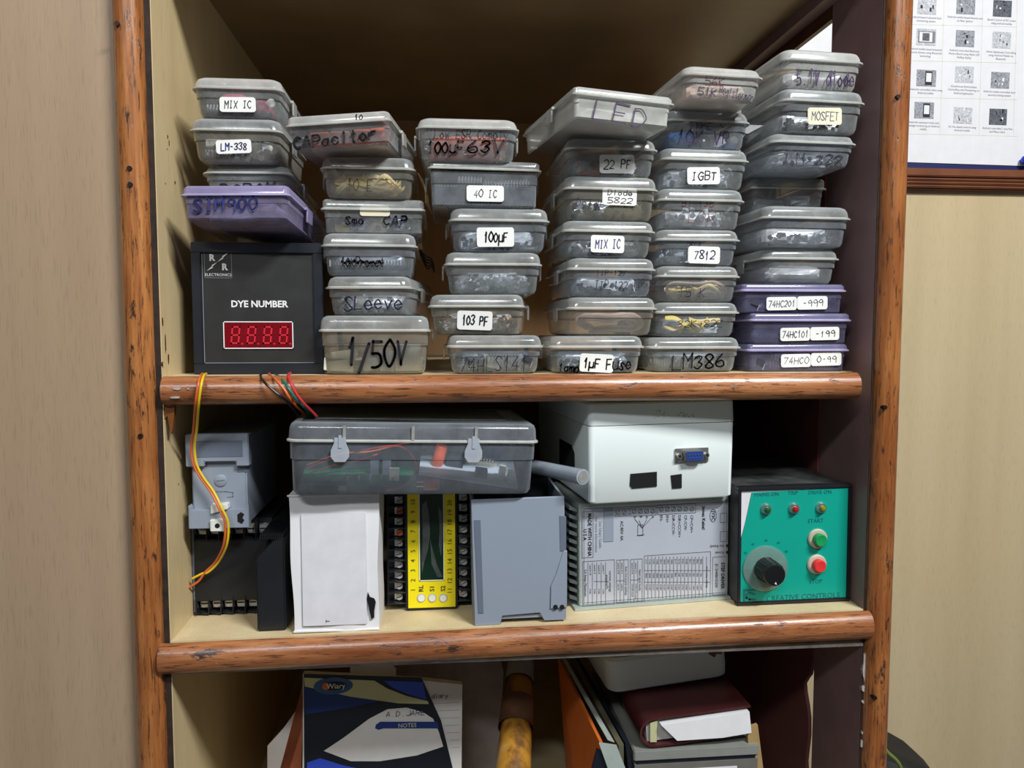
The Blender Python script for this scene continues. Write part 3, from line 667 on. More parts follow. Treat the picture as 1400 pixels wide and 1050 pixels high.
# ---- second stack
stack([row('c2f', (434, 589), (431, 512), 'tall milky plastic box marked 1/50V at the bottom of second stack', 'marked 1/50V', 1, Y=.010, d=.125, lid=.27, mat='box_plastic_yellowed', latch='LR', w=[T('1/50V', 474, 464, 554, 500, 'ink_black', .0023)],
           c=[('block', 'white_bit', .10, .02, .024, .011, 4, 'white plastic block'), ('block', 'sticker_cream', .14, .30, .026, .008, -8, 'cream plastic block'), ('block', 'bag_silver', .45, .02, .013, .014, 0, 'grey plastic block'), ('block', 'bag_silver', .62, .02, .012, .017, 3, 'clear square part'), ('block', 'white_bit', .86, .02, .022, .022, 0, 'large white block')]),
       row('c2e', (441, 563), (377, 429), 'clear plastic box marked Sleeve, turned a little', 'marked Sleeve', 1, Y=.016, yaw=-8, d=.13, latch='R', w=[T('SLeeve', 470, 404, 548, 423, 'ink_navy', .0013, 2)], c=[('bag', 'bag_silver', .7), ('heap', 40, 0.9, 'bag_grey'), ('block', 'white_bit', .35, .25, .007, .009, 12, 'white scrap of label')]),
       row('c2d', (437, 571), (318, 374), 'clear plastic box with crossed-out red and black writing', 'with crossed-out writing', 1, Y=.020, latch='L', mat='box_plastic_cool', w=[T('10KPreset', 466, 352, 524, 364, 'ink_black', .0008), T('~~~~~~~', 466, 353, 522, 363, 'ink_red', .0016)], c=[('bag', 'bag_dark', .5), ('ic', 40, [(.38, .45, 0, 180)]), ('ic', 16, [(.86, .45, 0, 180)])]),
       row('c2c', (438, 582), (272, 319), 'clear square-cornered box marked CAP with a patch of peeling tape', 'with peeling tape', 1, Y=.028, sq=True, d=.13, latch='', w=[T('Smd', 472, 295, 496, 306, 'ink_purple', .0011), T('CAP', 524, 294, 556, 307, 'ink_navy', .0013), SC('', 492, 282, 533, 295, 'ink_black', .0005, 0)], c=[('bag', 'bag_dark', .7), ('heap', 50, 0.9, 'chip_black'), ('bagat', 'tape_cream', .42, .66, .05, .7, 'torn yellowed tape'), ('block', 'tape_yellow', .12, .05, .011, .006, 0, 'small yellow block')]),
       row('c2b', (436, 569), (213, 272), 'clear plastic box marked 10 E, full of cream tape', 'marked 10 E', 1, Y=.020, latch='L', mat='box_plastic_yellowed', w=[T('10 E', 474, 244, 508, 260, 'ink_black', .0006)], c=[('tape', 24)]),
       row('c2a', (389, 537), (160, 212), 'wide milky plastic box marked CAPacitor, tilted on top of second stack', 'marked CAPacitor', 1, Y=-.004, yaw=-8, roll=-3.0, d=.122, lift=.0030, mat='box_plastic', lidmat='lid_plastic_milky', latch='R', sq=True, lid=.34, w=[T('CAPacitor', 401, 178, 512, 201, 'ink_black', .0018, 4), T('10', 485, 156, 495, 164, 'ink_black', .0008)],
           c=[('cap', [(.12, .1, 4, 0), (.36, .12, 4, 2), (.62, .28, 5, 0), (.84, .25, 3, -3)]), ('bag', 'bag_peach', .8)])], S1 + .0003)  # pale peach bag added behind the capacitors to brighten the inside
# loose tapes hanging out behind the 10 E box
t = BOX['c2b']
for i in range(9):
    x = t['w'] / 2 + .0030 + .0004 * i; y = -.03 + .008 * i
    strip(t, [(x - .001, y, t['zs'] + .003), (x + .0035, y + .003, t['zs'] - .004), (x + .005, y + .004, t['zs'] - .014), (x + .0050 + .0003 * i, y + .006, .001)], (0, 1, 0), .0028, 'tape_cream', 'cream component tape hanging out beside the 10 E box', 'tapes hanging from the 10 E box')
t = BOX['c2d']
for i in range(5):
    x = t['w'] / 2 + .0036; y = .004 + .009 * i
    o = MB().tube(smooth_path([(x - .002, y, t['zs'] + .004), (x + .004, y - .003, t['zs'] - .002 - .002 * i), (x + .008, y - .005, t['zs'] - .004 - .001 * i), (x + .011, y - .008, t['zs'] - .010 - .001 * i)], 5), .0006, 6).build('loose_lead', 'wire_black'); tag(o, 'thin black lead poking out behind the crossed-out box', 'wire', 'leads poking from the crossed-out box'); put(o, t, (0, 0, 0))

# ---- third stack
stack([row('c3f', (610, 744), (458, 514), 'clear plastic box of chips marked 74HLS141, bottom of third stack', 'at the bottom of the third stack', 2, Y=.012, mat='box_plastic_cool', w=[T('74HLS141', 629, 488, 720, 508, 'ink_black', .0007)], c=[('bag', 'bag_dark', .5), ('heap', 40, 0.9, 'chip_black'), ('ic', 20, [(.66, .45, 0, 180), (.62, .75, 4, 0)]), ('ic', 16, [(.93, .45, 80, 20), (.25, .4, 40, 30)]), ('block', 'white_bit', .46, .15, .013, .010, 14, 'torn white label')]),
       row('c3e', (583, 716), (402, 458), 'clear plastic box with 103 PF sticker, turned to the right', 'with the bold 103 sticker', 2, Y=.014, yaw=-9, mat='box_plastic_yellowed', latch='R', w=[S('103 PF', 625, 425, 673, 451, 'ink_black', .0011, -2)], c=[('bag', 'bag_silver', .4), ('heap', 90, 0.9, 'copper')]),
       row('c3d', (606, 742), (344, 402), 'unmarked clear plastic box with greenish leads, middle of third stack', 'with greenish leads', 2, Y=.018, yaw=-2, c=[('bag', 'bag_grey', .5), ('heap', 130, 0.8, 'bag_grey'), ('bagat', 'wire_green', .45, .7, 0, .3, 'small green parts')]),
       row('c3c', (613, 753), (283, 344), 'clear plastic box with 100 microfarad sticker in bold black', 'with the 100 microfarad sticker', 2, Y=.016, mat='box_plastic_cool', latch='LR', w=[S('100µF', 652, 311, 703, 337, 'ink_black', .0012, 1, .62)], c=[('bag', 'bag_grey', .7), ('heap', 80, 0.5, 'chip_black'), ('bagat', 'bag_silver', .7, 1.0, 0, .25, 'silvery leads')]),
       row('c3b', (584, 740), (223, 283), 'clear square-cornered box with 40 IC sticker and lid ajar', 'marked 40 IC', 2, Y=.014, sq=True, mat='box_plastic_cool', latch='LR', ajar=.012, lid=.22, w=[S('40 IC', 638, 254, 689, 275, 'ink_grey', .0006, 0, .6)], c=[('ic', 40, [(.30, .40, 0, 90)]), ('ic', 28, [(.80, .35, 3, 90)]), ('ic', 16, [(.62, .80, 8, 180), (.86, .85, -20, 180), (.35, .95, 4, 180)]), ('heap', 30, 0.4, 'chip_black'), ('bag', 'bag_dark', .4)]),
       row('c3a', (568, 711), (160, 223), 'milky plastic box of orange capacitors marked 100 microfarad 63 V', 'marked 100 microfarad 63 V', 2, Y=.006, mat='box_plastic', lidmat='lid_plastic_milky', latch='LR', lid=.27, w=[T('100µF', 584, 193, 632, 208, 'ink_black', .0016), T('63V', 640, 192, 686, 208, 'ink_black', .0017), T('Low ESR Comply', 594, 178, 694, 188, 'ink_navy', .0006)],
           c=[('cap', [(.05, .05, 0, 0), (.22, .05, 0, 0), (.10, .72, 0, 0), (.30, .80, 4, 0), (.50, .20, -6, 3), (.66, .10, 8, 0), (.75, .75, -3, 0), (.55, .8, 0, 0)]), ('bit', 'white_bit', .92, .5, .0038, 'silver capacitor end'), ('bag', 'bag_peach', .25)])], S1 + .0003)  # peach bag likewise added to lighten the background of this box

# ---- fourth stack
stack([row('c4g', (750, 883), (459, 514), 'clear plastic box marked Fuse with a 1 microfarad sticker', 'marked Fuse', 3, Y=.010, over=True, w=[T('1amp', 764, 497, 791, 509, 'ink_black', .0012, -4), S('1µF', 793, 484, 839, 509, 'ink_black', .0013, -3, .46, -.16), T('Fuse', 829, 490, 862, 506, 'ink_black', .0012)], mat='box_plastic_cool', c=[('bag', 'bag_dark', .6), ('heap', 70, 0.7, 'chip_black')]),
       row('c4f', (775, 902), (406, 459), 'clear plastic box full of coiled brown wire', 'full of coiled wire', 3, Y=.020, yaw=3, latch='L', c=[('wire', 20)], mat='box_plastic_yellowed'),
       row('c4e', (775, 900), (352, 405), 'clear plastic box marked TIP-122 in blue ink', 'marked TIP-122', 3, Y=.022, yaw=2, latch='L', mat='box_plastic_cool', w=[T('TIP-122', 814, 384, 858, 394, 'ink_navy', .0006), T('TIP-127', 815, 369, 856, 376, 'ink_navy', .0005), T('TIP-12', 866, 382, 896, 393, 'ink_navy', .0006)], c=[('bag', 'bag_grey', .6), ('heap', 60, 0.5, 'chip_black'), ('block', 'din_grey', .45, .02, .009, .005, 0, 'grey part'), ('block', 'white_bit', .60, .02, .008, .003, 0, 'white part')]),
       row('c4d', (768, 899), (301, 353), 'clear plastic box with torn MIX IC sticker, middle of fourth stack', 'with the torn MIX IC sticker', 3, Y=.020, yaw=2, latch='LR', w=[S('MIX IC', 808, 322, 854, 345, 'ink_blue', .0007, -1)], c=[('bag', 'bag_dark', .5), ('heap', 90, 0.8, 'chip_black'), ('bagat', 'bag_silver', .55, .95, 0, .3, 'silvery parts')]),
       row('c4c', (770, 903), (240, 301), 'yellowed plastic box with Diode 5822 sticker', 'marked Diode', 3, Y=.018, yaw=2, mat='box_plastic_yellowed', latch='L', w=[T('Doide', 788, 272, 826, 282, 'ink_navy', .0006, -4), S('Diode|5822', 824, 257, 871, 280, 'ink_black', .0006, -1, .7)], c=[('bag', 'bag_grey', .5), ('heap', 90, 0.7, 'chip_black'), ('bagat', 'tape_cream', .45, .95, .02, .6, 'cream paper')]),
       row('c4b', (773, 902), (188, 240), 'clear plastic box with 22 PF sticker below the LED box', 'marked 22 PF', 3, Y=.018, yaw=1, latch='R', w=[S('22 PF', 820, 212, 868, 236, 'ink_black', .0008, 1, .76)], c=[('bag', 'bag_grey', .4), ('heap', 70, 0.7, 'copper'), ('bagat', 'cap_orange', .08, .40, 0, .25, 'orange small capacitors')]),
       row('c4a', (779, 926), (128, 180), 'milky white plastic box marked LED, jutting out on fourth stack', 'marked LED', 3, Y=-.022, yaw=10, d=.135, roll=1.6, lift=.002, sq=True, lid=.28, mat='box_plastic_white', latch='L', w=[T('LED', 812, 144, 884, 164, 'ink_purple', .0010, -4)], c=[('bag', 'bag_silver', .9)])], S1 + .0003)

# ---- fifth stack
stack([row('c5h', (885, 1016), (461, 509), 'clear plastic box marked LM386 in thick marker, bottom of fifth stack', 'at the bottom of the fifth stack', 4, Y=.022, w=[T('LM386', 919, 484, 990, 504, 'ink_black', .0014, 3)], c=[('bag', 'bag_dark', .4), ('heap', 60, 0.7, 'chip_black'), ('ic', 16, [(.45, .4, 0, 180), (.8, .4, 0, 180), (.12, .4, 0, 180)])]),
       row('c5g', (895, 1014), (413, 461), 'clear plastic box marked 82K + 82E', 'marked 82K + 82E', 4, Y=.024, latch='', w=[T('82K+82E', 927, 438, 987, 447, 'ink_black', .0006)], c=[('bag', 'bag_grey', .55), ('tape', 5)]),
       row('c5f', (898, 1015), (363, 413), 'clear plastic box marked 15 K with cream tapes inside', 'marked 15 K', 4, Y=.024, latch='', w=[T('15 K', 928, 392, 964, 405, 'ink_navy', .0006)], c=[('tape', 16), ('wire', 4)]),
       row('c5e', (897, 1015), (313, 363), 'clear plastic box with 7812 sticker', 'with the 7812 sticker', 4, Y=.024, latch='', mat='box_plastic_cool', w=[T('7812', 937, 331, 958, 337, 'ink_purple', .0005), S('7812', 941, 337, 985, 360, 'ink_blue', .0008, -1, .62)], c=[('bag', 'bag_dark', .6), ('heap', 70, 0.8, 'chip_black'), ('bagat', 'bag_silver', .0, .3, 0, .4, 'pale film scrap')]),
       row('c5d', (899, 1022), (257, 313), 'clear plastic box with thin purple BT 136 writing', 'with thin purple writing', 4, Y=.024, yaw=2, latch='R', w=[T('BT 136', 933, 273, 976, 282, 'ink_red', .0005), T('L0R', 941, 287, 978, 304, 'ink_red', .0005)], c=[('bag', 'bag_silver', .6), ('heap', 40, 0.9, 'bag_grey'), ('bit', 'white_bit', .42, .55, .0024, 'small white part')]),
       row('c5c', (902, 1029), (202, 257), 'clear plastic box with IGBT sticker', 'marked IGBT', 4, Y=.024, yaw=3, latch='', mat='box_plastic', w=[S('IGBT', 940, 229, 985, 251, 'ink_black', .0009, 2, .74)], c=[('bag', 'bag_grey', .6), ('heap', 60, 0.9, 'bag_dark')]),
       row('c5b', (908, 1030), (150, 202), 'clear plastic box marked 10K VR with blue parts', 'marked 10K VR', 4, Y=.024, yaw=3, latch='', mat='box_plastic_cool', w=[T('10K VR', 926, 180, 997, 195, 'ink_purple', .0011), T('TYPE ~', 942, 167, 990, 175, 'ink_blue', .0006)], c=[('bagat', 'bag_blue', .0, .35, 0, .75, 'blue parts strip'), ('bagat', 'bag_blue', .78, .98, 0, .3, 'small blue part'), ('bag', 'bag_silver', .55), ('bit', 'white_bit', .94, .45, .0036, 'white round knob'), ('bit', 'steel', .52, .3, .0052, 'steel shaft end')]),
       row('c5a', (932, 1049), (90, 151), 'peach-tinted plastic box marked 51K, top of fifth stack', 'marked 51K', 4, Y=-.006, yaw=5, mat='box_plastic_milky', latch='', w=[T('56K', 965, 105, 990, 116, 'ink_red', .0006, -3), T('51K', 956, 120, 980, 129, 'ink_navy', .0009, -3), T('Registerman', 985, 121, 1032, 132, 'ink_navy', .0005, -9)], c=[('bag', 'bag_peach', .95)])], S1 + .0003)

# ---- sixth stack
CHP = lambda: [('ic', 20, [(.36, .30, 0, 180), (.80, .30, 0, 180), (.42, .85, 0, 180), (.86, .80, 0, 180)]), ('ic', 16, [(.08, .3, 80, 20)]), ('bag', 'bag_dark', .35)]
stack([row('c6i', (1021, 1162), (470, 510), 'violet plastic box of chips marked 74HC00-99, on the shelf', 'marked 74HC00-99', 5, Y=.024, sq=True, mat='box_plastic_violet', lid=.26, latch='L', w=[S('74HC0', 1068, 484, 1109, 502, 'ink_grey', .0006, 1, .82), S('0-99', 1109, 482, 1151, 500, 'ink_grey', .0006, 1, .62)], c=CHP()),
       row('c6h', (1025, 1165), (428, 470), 'violet plastic box marked 74HC101-199, middle of three', 'marked 74HC101-199', 5, Y=.022, sq=True, mat='box_plastic_violet', lid=.26, latch='L', w=[S('74HC101', 1067, 448, 1108, 466, 'ink_navy', .0006, 1, .86), S('-199', 1108, 447, 1148, 465, 'ink_navy', .0006, 1, .66)], c=[('ic', 16, [(.18, .3, 0, 180)]), ('bag', 'bag_dark', .8)]),
       row('c6g', (1013, 1158), (388, 428), 'violet plastic box of chips marked 74HC201-999', 'marked 74HC201-999', 5, Y=.024, sq=True, mat='box_plastic_violet', lid=.26, latch='L', w=[S('74HC201', 1048, 406, 1090, 424, 'ink_grey', .0006, 1, .86), S('-999', 1090, 405, 1132, 423, 'ink_grey', .0006, 1, .66)], c=CHP()),
       row('c6f', (1042, 1152), (339, 388), 'unmarked small clear box resting on the violet boxes', 'on the violet boxes', 5, Y=.026, yaw=2, latch='L', c=[('bag', 'bag_silver', .7)]),
       row('c6e', (1042, 1169), (281, 339), 'unmarked wide clear box second above the violet boxes', 'second above the violet boxes', 5, Y=.018, yaw=3, latch='', mat='box_plastic_cool', c=[('bag', 'bag_silver', .5), ('heap', 50, 0.6, 'bag_grey')]),
       row('c6d', (1026, 1131), (243, 281), 'dim clear box pushed back under the lower LM338 box', 'pushed back under the LM338 box', 5, Y=.060, latch='', sq=True, c=[('bag', 'bag_grey', .8), ('bagat', 'bag_silver', .55, .98, .3, .9, 'shiny film')]),
       row('c6c', (1052, 1176), (182, 242), 'clear plastic box with LM338 written on the plastic', 'with LM338 written on it', 5, Y=.008, yaw=3, latch='', mat='box_plastic_cool', w=[T('LM=338', 1076, 211, 1152, 224, 'ink_navy', .0008)], c=[('bag', 'bag_grey', .7), ('heap', 40, 0.9, 'chip_black')]),
       row('c6b', (1066, 1189), (121, 182), 'clear plastic box with a torn MOSFET sticker', 'marked MOSFET', 5, Y=.002, yaw=4, latch='', mat='box_plastic', w=[SC('MOSFET', 1105, 148, 1152, 169, 'ink_grey', .0006, 2, .78)], c=[('bag', 'bag_silver', .6), ('heap', 70, 0.4, 'chip_black')]),
       row('c6a', (1067, 1187), (67, 121), 'milky plastic box marked 5.1V diode, top of sixth stack', 'marked 5.1V diode', 5, Y=.002, yaw=4, latch='', mat='box_plastic_milky', w=[T('5.1V diode', 1090, 98, 1168, 114, 'ink_purple', .0012)], c=[('bag', 'bag_silver', .8)])], S1 + .0003)

# ================================================================== MIDDLE COMPARTMENT
def at(o):
    """pixel -> the thing's own x, z on its front plane y=0"""
    m = matrix_of(o); mi = m.inverted(); n = m.to_3x3() @ Vector((0, -1, 0)); p0 = m.to_translation()
    def f(px, py, y=0.0):
        dr = ray(px, py); q = p0 - n * y
        p = mi @ (CAM + dr * ((q - CAM).dot(n) / dr.dot(n))); return p.x, p.z
    return f
# ---- black screw-terminal module in the corner
blk = thing('relay_module', 'black relay module with two rows of screw terminals in the left corner', 'relay module', (-.178, .053, shelf2(-.178) + .0006))
f = at(blk)
bx('housing', 'black_plastic', blk, -.0325, .0295, 0, .105, .012, .0665, bevel=.001)
bx('housing_edge', 'din_grey_dark', blk, -.0345, -.0325, .002, .10, .002, .080)
base = bx('base', 'black_plastic', blk, -.0325, .031, .012, .105, 0, .0815)
b = MB().prism([(.0290, .0), (.0520, .0), (.0520, .078), (.0480, .080), (.0290, .060)], -.042, .09); b.build('side_cover', 'black_plastic', blk, bevel=.0012)
for i in range(12): bx('cooling_rib', 'black_plastic', blk, .0330 + i * .0015, .0338 + i * .0015, -.0425 + .0, .07, .0770 - .0, .0810)
for row_, (zz, n_) in enumerate(((.0740, 6), (.0085, 5))):
    for i in range(n_):
        x = -.0265 + i * .0103
        bx('terminal_wall', 'black_plastic', blk, x - .0056, x - .0047, -.001, .02, zz - .0085 if row_ == 0 else zz - .0080, zz + .0075, bevel=.0002, seg=1)
        s = MB().cyl((x, .0055, zz), (x, .012, zz), .0034, n=14); s.build('terminal_screw', 'screw_bright', blk)
        MB().box(x - .0028, x + .0028, .0050, .0056, zz - .0004, zz + .0004, ).build('screw_slot', 'hole_black', blk)
        bx('terminal_clamp', 'silver_pin', blk, x - .0038, x + .0038, .008, .0125, zz - .0046, zz + .0030)
for i in range(5):
    x = -.0265 + i * .0103; MB().prism([(x - .005, .002), (x + .005, .002), (x + .0035, -.0002), (x, .0012)], 0, .012).build('terminal_foot', 'black_plastic', blk)
# ---- grey rail-mount housing on top of it
din = thing('rail_housing', 'pale grey rail-mount housing with round plug and white clip', 'housing', (-.182, .030, shelf2(-.178) + .0006 + .0822))
w2, hh = .0253, .0790
bx('body', 'din_grey', din, -.0222, .0222, .0035, .118, .0010, .0760, bevel=.0012)
b = MB().prism([(-.0253, .0520), (-.0105, .0520), (-.0105, .0560), (.0150, .0560), (.0150, .0520), (.0253, .0520), (.0253, .0790), (-.0253, .0790)], -.0015, .010); b.build('top_lip', 'din_grey', din, bevel=.0007)
bx('lip_recess', 'din_grey_dark', din, -.0185, .0205, -.0018, -.0012, .0600, .0735)
b = MB().prism([(-.0245, 0), (.0240, 0), (.0240, .0205), (.0215, .0180), (.0215, .0160), (-.0215, .0160), (-.0215, .0180), (-.0245, .0200)], -.0012, .008); b.build('bottom_lip', 'din_grey', din, bevel=.0006)
b = MB().lathe([(.0050, 0), (.0050, .0014), (.0044, .0018)], 20, Matrix.Translation((.001, .004, .0395)) @ Matrix.Rotation(R(90), 4, 'X')); pl = b.build('round_plug', 'din_grey', din, smooth=True)
lines('plug_slot', [(-.002, .0392, .0042, .0400)], .0007, 'din_grey_dark', pl, .0020)
lines('moulded_mark', [(-.008, .0300, .0050, .0300), (.0050, .0300, .0105, .0290), (.0105, .0290, .0105, .0255), (.0105, .0255, .0060, .0250)], .0007, 'din_grey_dark', din, .0033)
clip = bx('clip', 'white_bit', din, -.0065, .0055, -.0045, .004, -.0020, .0085, bevel=.0008)
MB().prism([(-.0060, .0125), (.0080, .0165), (.0080, .0215), (-.0060, .0205)], -.0035, .004).build('clip_arm', 'white_bit', clip, bevel=.0006)
MB().cyl((-.0005, -.0048, .0032), (-.0005, -.003, .0032), .0020, n=14).build('clip_hole', 'hole_black', clip)
MB().prism([(.0150, .0055), (.0185, .0035), (.0205, .0065), (.0190, .0085), (.0205, .0115), (.0180, .0135), (.0150, .0115)], -.0015, .0).build('lip_hole', 'hole_black', din)
MB().prism([(.0145, .0465), (.0222, .0465), (.0222, .0525), (.0145, .0525)], .0030, .004).build('moulded_step', 'din_grey_dark', din)

# ---- crumpled white carton
ct = thing('white_carton', 'white cardboard carton with black marker blot standing beside the terminal strip', 'carton', (-.0832, .0035, shelf2(-.083) + .0003))
cw, ch, cdp = .0705, .1140, .050
me = MB(); rg = random.Random(4); nx, nz = 10, 16
def carton_side(fn, name, mat='paper_old'):
    b = MB()
    for j in range(nz + 1):
        for i in range(nx + 1): b.v.append(fn(i / nx, j / nz))
    b.f = [(j * (nx + 1) + i, j * (nx + 1) + i + 1, (j + 1) * (nx + 1) + i + 1, (j + 1) * (nx + 1) + i) for j in range(nz) for i in range(nx)]
    return b.build(name, mat, ct, smooth=True)
wv = lambda u, v, a=.0006: a * math.sin(7 * u + 3 * v) * math.sin(5 * v + 1) * math.sin(math.pi * u)
L0, L1 = -.0345, .0330; T0, T1 = -.0372, .0342
xl = lambda v: L0 + (T0 - L0) * v + .0006 * math.sin(9 * v); xr = lambda v: L1 + (T1 - L1) * v + .0007 * math.sin(8 * v + 1)
carton_side(lambda u, v: (xl(v) + (xr(v) - xl(v)) * u, wv(u, v, .0012), v * (ch + .0012 * u)), 'front_side', 'paper_white')
carton_side(lambda u, v: (xr(v) + .0006 * u + .0018 * math.sin(math.pi * v) * math.sin(math.pi * u), u * cdp, v * (ch + .0012)), 'right_side')
carton_side(lambda u, v: (xl(v) - .0012 * math.sin(math.pi * v) * math.sin(math.pi * u), cdp - u * cdp, v * ch), 'left_side')
carton_side(lambda u, v: (xl(1) + (xr(1) - xl(1)) * u, v * cdp, ch + .0012 * u + wv(u, v, .0020)), 'top_side')
carton_side(lambda u, v: (xl(0) + (xr(0) - xl(0)) * u, v * cdp, .0002), 'bottom_side')
carton_side(lambda u, v: (xl(v) + (xr(v) - xl(v)) * u, cdp, v * ch), 'back_side')
f = at(ct); x0, z1 = f(412, 702); x1, z0 = f(502, 852)
plate('peeled_label', 'paper_old', ct, x0, x1, z0, z1, -.0012, .0004, .001)
q = [f(*p_) for p_ in ((503, 808), (506, 815), (512, 817), (514, 822), (512, 834), (512, 843), (508, 845), (505, 832), (502, 818))]
MB().prism(q, -.0022, -.0016).build('marker_blot', 'ink_black', ct)
x, z = f(449, 848); printed('T', ct, x, z, .0045, 'print_black', -.0020, ang=math.pi / 2)
for z_, s in ((ch - .0010, 1), (.001, 1)):
    bx('fold_edge', 'paper_white', ct, (T0 if z_ > .05 else L0) - .0010, (T1 if z_ > .05 else L1) + .0008, -.0010, .0008, z_ - .0006, z_ + .0010, bevel=.0004, seg=1)

# ---- programmable timer with yellow face and two terminal strips
tm = thing('timer_module', 'black timer module with yellow numbered face and dark green display', 'timer', (-.0072, .043, shelf2(-.007) + .0002))
f = at(tm)
fx0, fx1 = -.0215, .0222
bx('housing', 'black_plastic', tm, fx0 - .0008, fx1 + .0008, 0, .10, 0.0, .1120, bevel=.0008)
bx('terminal_base', 'black_plastic', tm, -.0390, .0392, .012, .10, .0030, .1120)
fc = bx('yellow_face', 'yellow_face', tm, fx0 + .0014, fx1 - .0012, -.0010, .001, .0028, .1100)
x0, z1 = f(573, 679); x1, z0 = f(607, 792)
lcd = bx('display', 'lcd_dark', tm, x0, x1, -.0016, .0, z0, .1080)
lines('display_border', [(x0, z0, x1, z0), (x0, z0, x0, .108), (x1, z0, x1, .108)], .0007, 'print_white', lcd, -.0018)
for q in (((577, 690), (583, 684), (587, 705), (588, 730), (586, 748), (580, 768), (577, 784), (576, 760), (578, 735)), ((588, 735), (592, 752), (597, 770), (605, 788), (598, 788), (590, 770)), ((599, 690), (601, 720), (600, 745), (603, 760), (605, 735), (604, 700))):
    MB().prism([f(*p_) for p_ in q], -.0019, -.0017).build('painted_reflection', 'film_reflection', lcd)  # faint pale shapes standing in for light reflected off the display
for i in range(10):
    py = 806 - i * 13.3
    x, z = f(565, py); printed(str(i + 1), fc, x, z, .0056, 'print_black', -.0013, ang=math.pi / 2)
    x, z = f(615, py + 1); printed(str(i + 11), fc, x, z, .0056, 'print_black', -.0013, ang=math.pi / 2)
for px, tx in ((576, 'RL'), (591, 'S1'), (606, 'S2')):
    x, z = f(px, 804); printed(tx, fc, x, z, .0055, 'print_black', -.0013, ang=math.pi / 2, bold=.0001)
    x, z = f(px, 817); MB().cyl((x, -.0022, z), (x, -.0008, z), .0030, n=18).build('push_button', 'white_bit', tm)
    MB().lathe([(.0038, 0), (.0038, .0005), (.0031, .0006)], 18, Matrix.Translation((x, -.0009, z)) @ Matrix.Rotation(R(90), 4, 'X')).build('button_ring', 'driver_grey', tm)
for sd, pxs in ((-1, 545), (1, 633)):
    for i in range(10):
        x, z = f(pxs, 815 - i * 14.6 if sd < 0 else 811 - i * 14.6, .008)
        bx('terminal_wall', 'black_plastic', tm, x - .0085, x + .0070, .001, .014, z - .0050, z - .0040, bevel=.0002, seg=1)
        cl = bx('terminal_clamp', 'silver_pin' if sd < 0 else 'steel', tm, x - .0034, x + .0034, .008, .012, z - .0030, z + .0030)
        orange = sd < 0 and i in (6, 8)
        MB().cyl((x + .0008, .0058, z), (x + .0008, .010, z), .0029, n=12).build('terminal_screw', 'wire_orange' if orange else 'screw_bright', tm)
        lines('screw_slot', [(x - .0012, z - .0006, x + .0028, z + .0008)], .0006, 'hole_black', tm, .0055)

# ---- grey plastic case standing open
gc = thing('plastic_case', 'slate grey plastic case standing open-topped in front of the terminal strip', 'case', (.0668, .0022, shelf2(.067) + .0002), (0, R(-.8), R(0)))
W, H, D = .0762, .1065, .085
poly = [(-W / 2, 0), (-.0165, 0), (-.0148, .0075), (.0165, .0085), (.0195, .0030), (.0205, .0015), (.0385, .0015), (.0392, .0140), (.0381, H), (-.0390, H), (-.0390, .088)]
MB().prism(poly, 0, .0025).build('front_plate', 'din_grey', gc, bevel=.0005, seg=1)
bx('side_wall', 'din_grey', gc, -.0385, -.0365, .0025, D, .004, H - .001)
bx('side_wall', 'din_grey', gc, .0362, .0384, .0025, D, .004, H - .0005)
bx('inside_back', 'black_plastic', gc, -.0365, .0362, D - .004, D, .004, H)
bx('base', 'din_grey', gc, -.0365, .0362, .0025, D, .004, .007)
f = at(gc)
q = [f(*p_) for p_ in ((648, 711), (657, 711), (661, 838), (654, 838))]
MB().prism(q, -.0006, .001).build('slot', 'din_grey_dark', gc)
q = [f(*p_) for p_ in ((765, 705), (774, 706), (774, 753), (766, 753))]; MB().prism(q, -.0006, .001).build('notch', 'din_grey_dark', gc)
q = [f(*p_) for p_ in ((770, 753), (775, 752), (775, 830), (752, 832), (753, 800), (761, 782))]; MB().prism(q, -.0014, .001).build('raised_wedge', 'din_grey', gc, bevel=.0004, seg=1)
for px in (759, 768):
    x, z = f(px, 829); MB().cyl((x, -.0020, z), (x, 0, z), .0020, n=12).build('screw_hole', 'hole_black', gc)

# ---- large clear box of circuit boards, lying across carton and case
cb = make_box('wide clear lidded box of circuit boards lying across the carton', 'clear storage boxes', .1965, .128, .0585, (-.0228, .0500, shelf2(-.023) + .1140), R(3.0), 0, R(1.6), 'box_plastic_big', latch='', lid_h=.26, name='circuit_board_box', cat='plastic box')
del cb['group']
for x in (-.058, .046):
    m = MB(); poly = [(-.0045, .010), (-.0070, .004), (-.0070, -.001), (-.004, -.0050), (.004, -.0050), (.0070, -.001), (.0070, .004), (.0045, .010), (.0045, .014), (-.0045, .014)]
    m.prism(poly, -.0665, -.0650); lt = m.build('latch', 'latch_plastic', cb, loc=(x, 0, .0330))
    MB().box(-.0012, .0012, -.0672, -.0663, .006, .016).build('latch_slot', 'latch_plastic', lt)
for x in (-.055, -.002, .048): bx('lid_rib', 'box_plastic_milky', cb, x - .0012, x + .0012, -.0652, -.0632, .0440, .0560)
MB().box(-.080, .076, -.040, .048, .0585, .0590).build('lid_panel', 'film', cb)
pcb = thing('circuit_board', 'green circuit board with parts, left in the wide clear box', 'circuit board'); put(pcb, cb, (-.042, -.008, .0135), (R(12), R(1), 0))
bx('board', 'pcb_green', pcb, -.048, .044, -.040, .045, 0, .0016)
for i in range(5): bx('solder_lead', 'silver_pin', pcb, -.012 + i * .009, -.0105 + i * .009, -.034, -.030, .0016, .0060)
for x in (.006, .016): bx('heat_sink', 'din_grey_dark', pcb, x, x + .007, -.020, -.017, .0016, .014)
bx('connector', 'white_bit', pcb, .022, .030, -.032, -.024, .0016, .010)
bx('chip', 'chip_black', pcb, -.010, .010, .004, .012, .0016, .006)
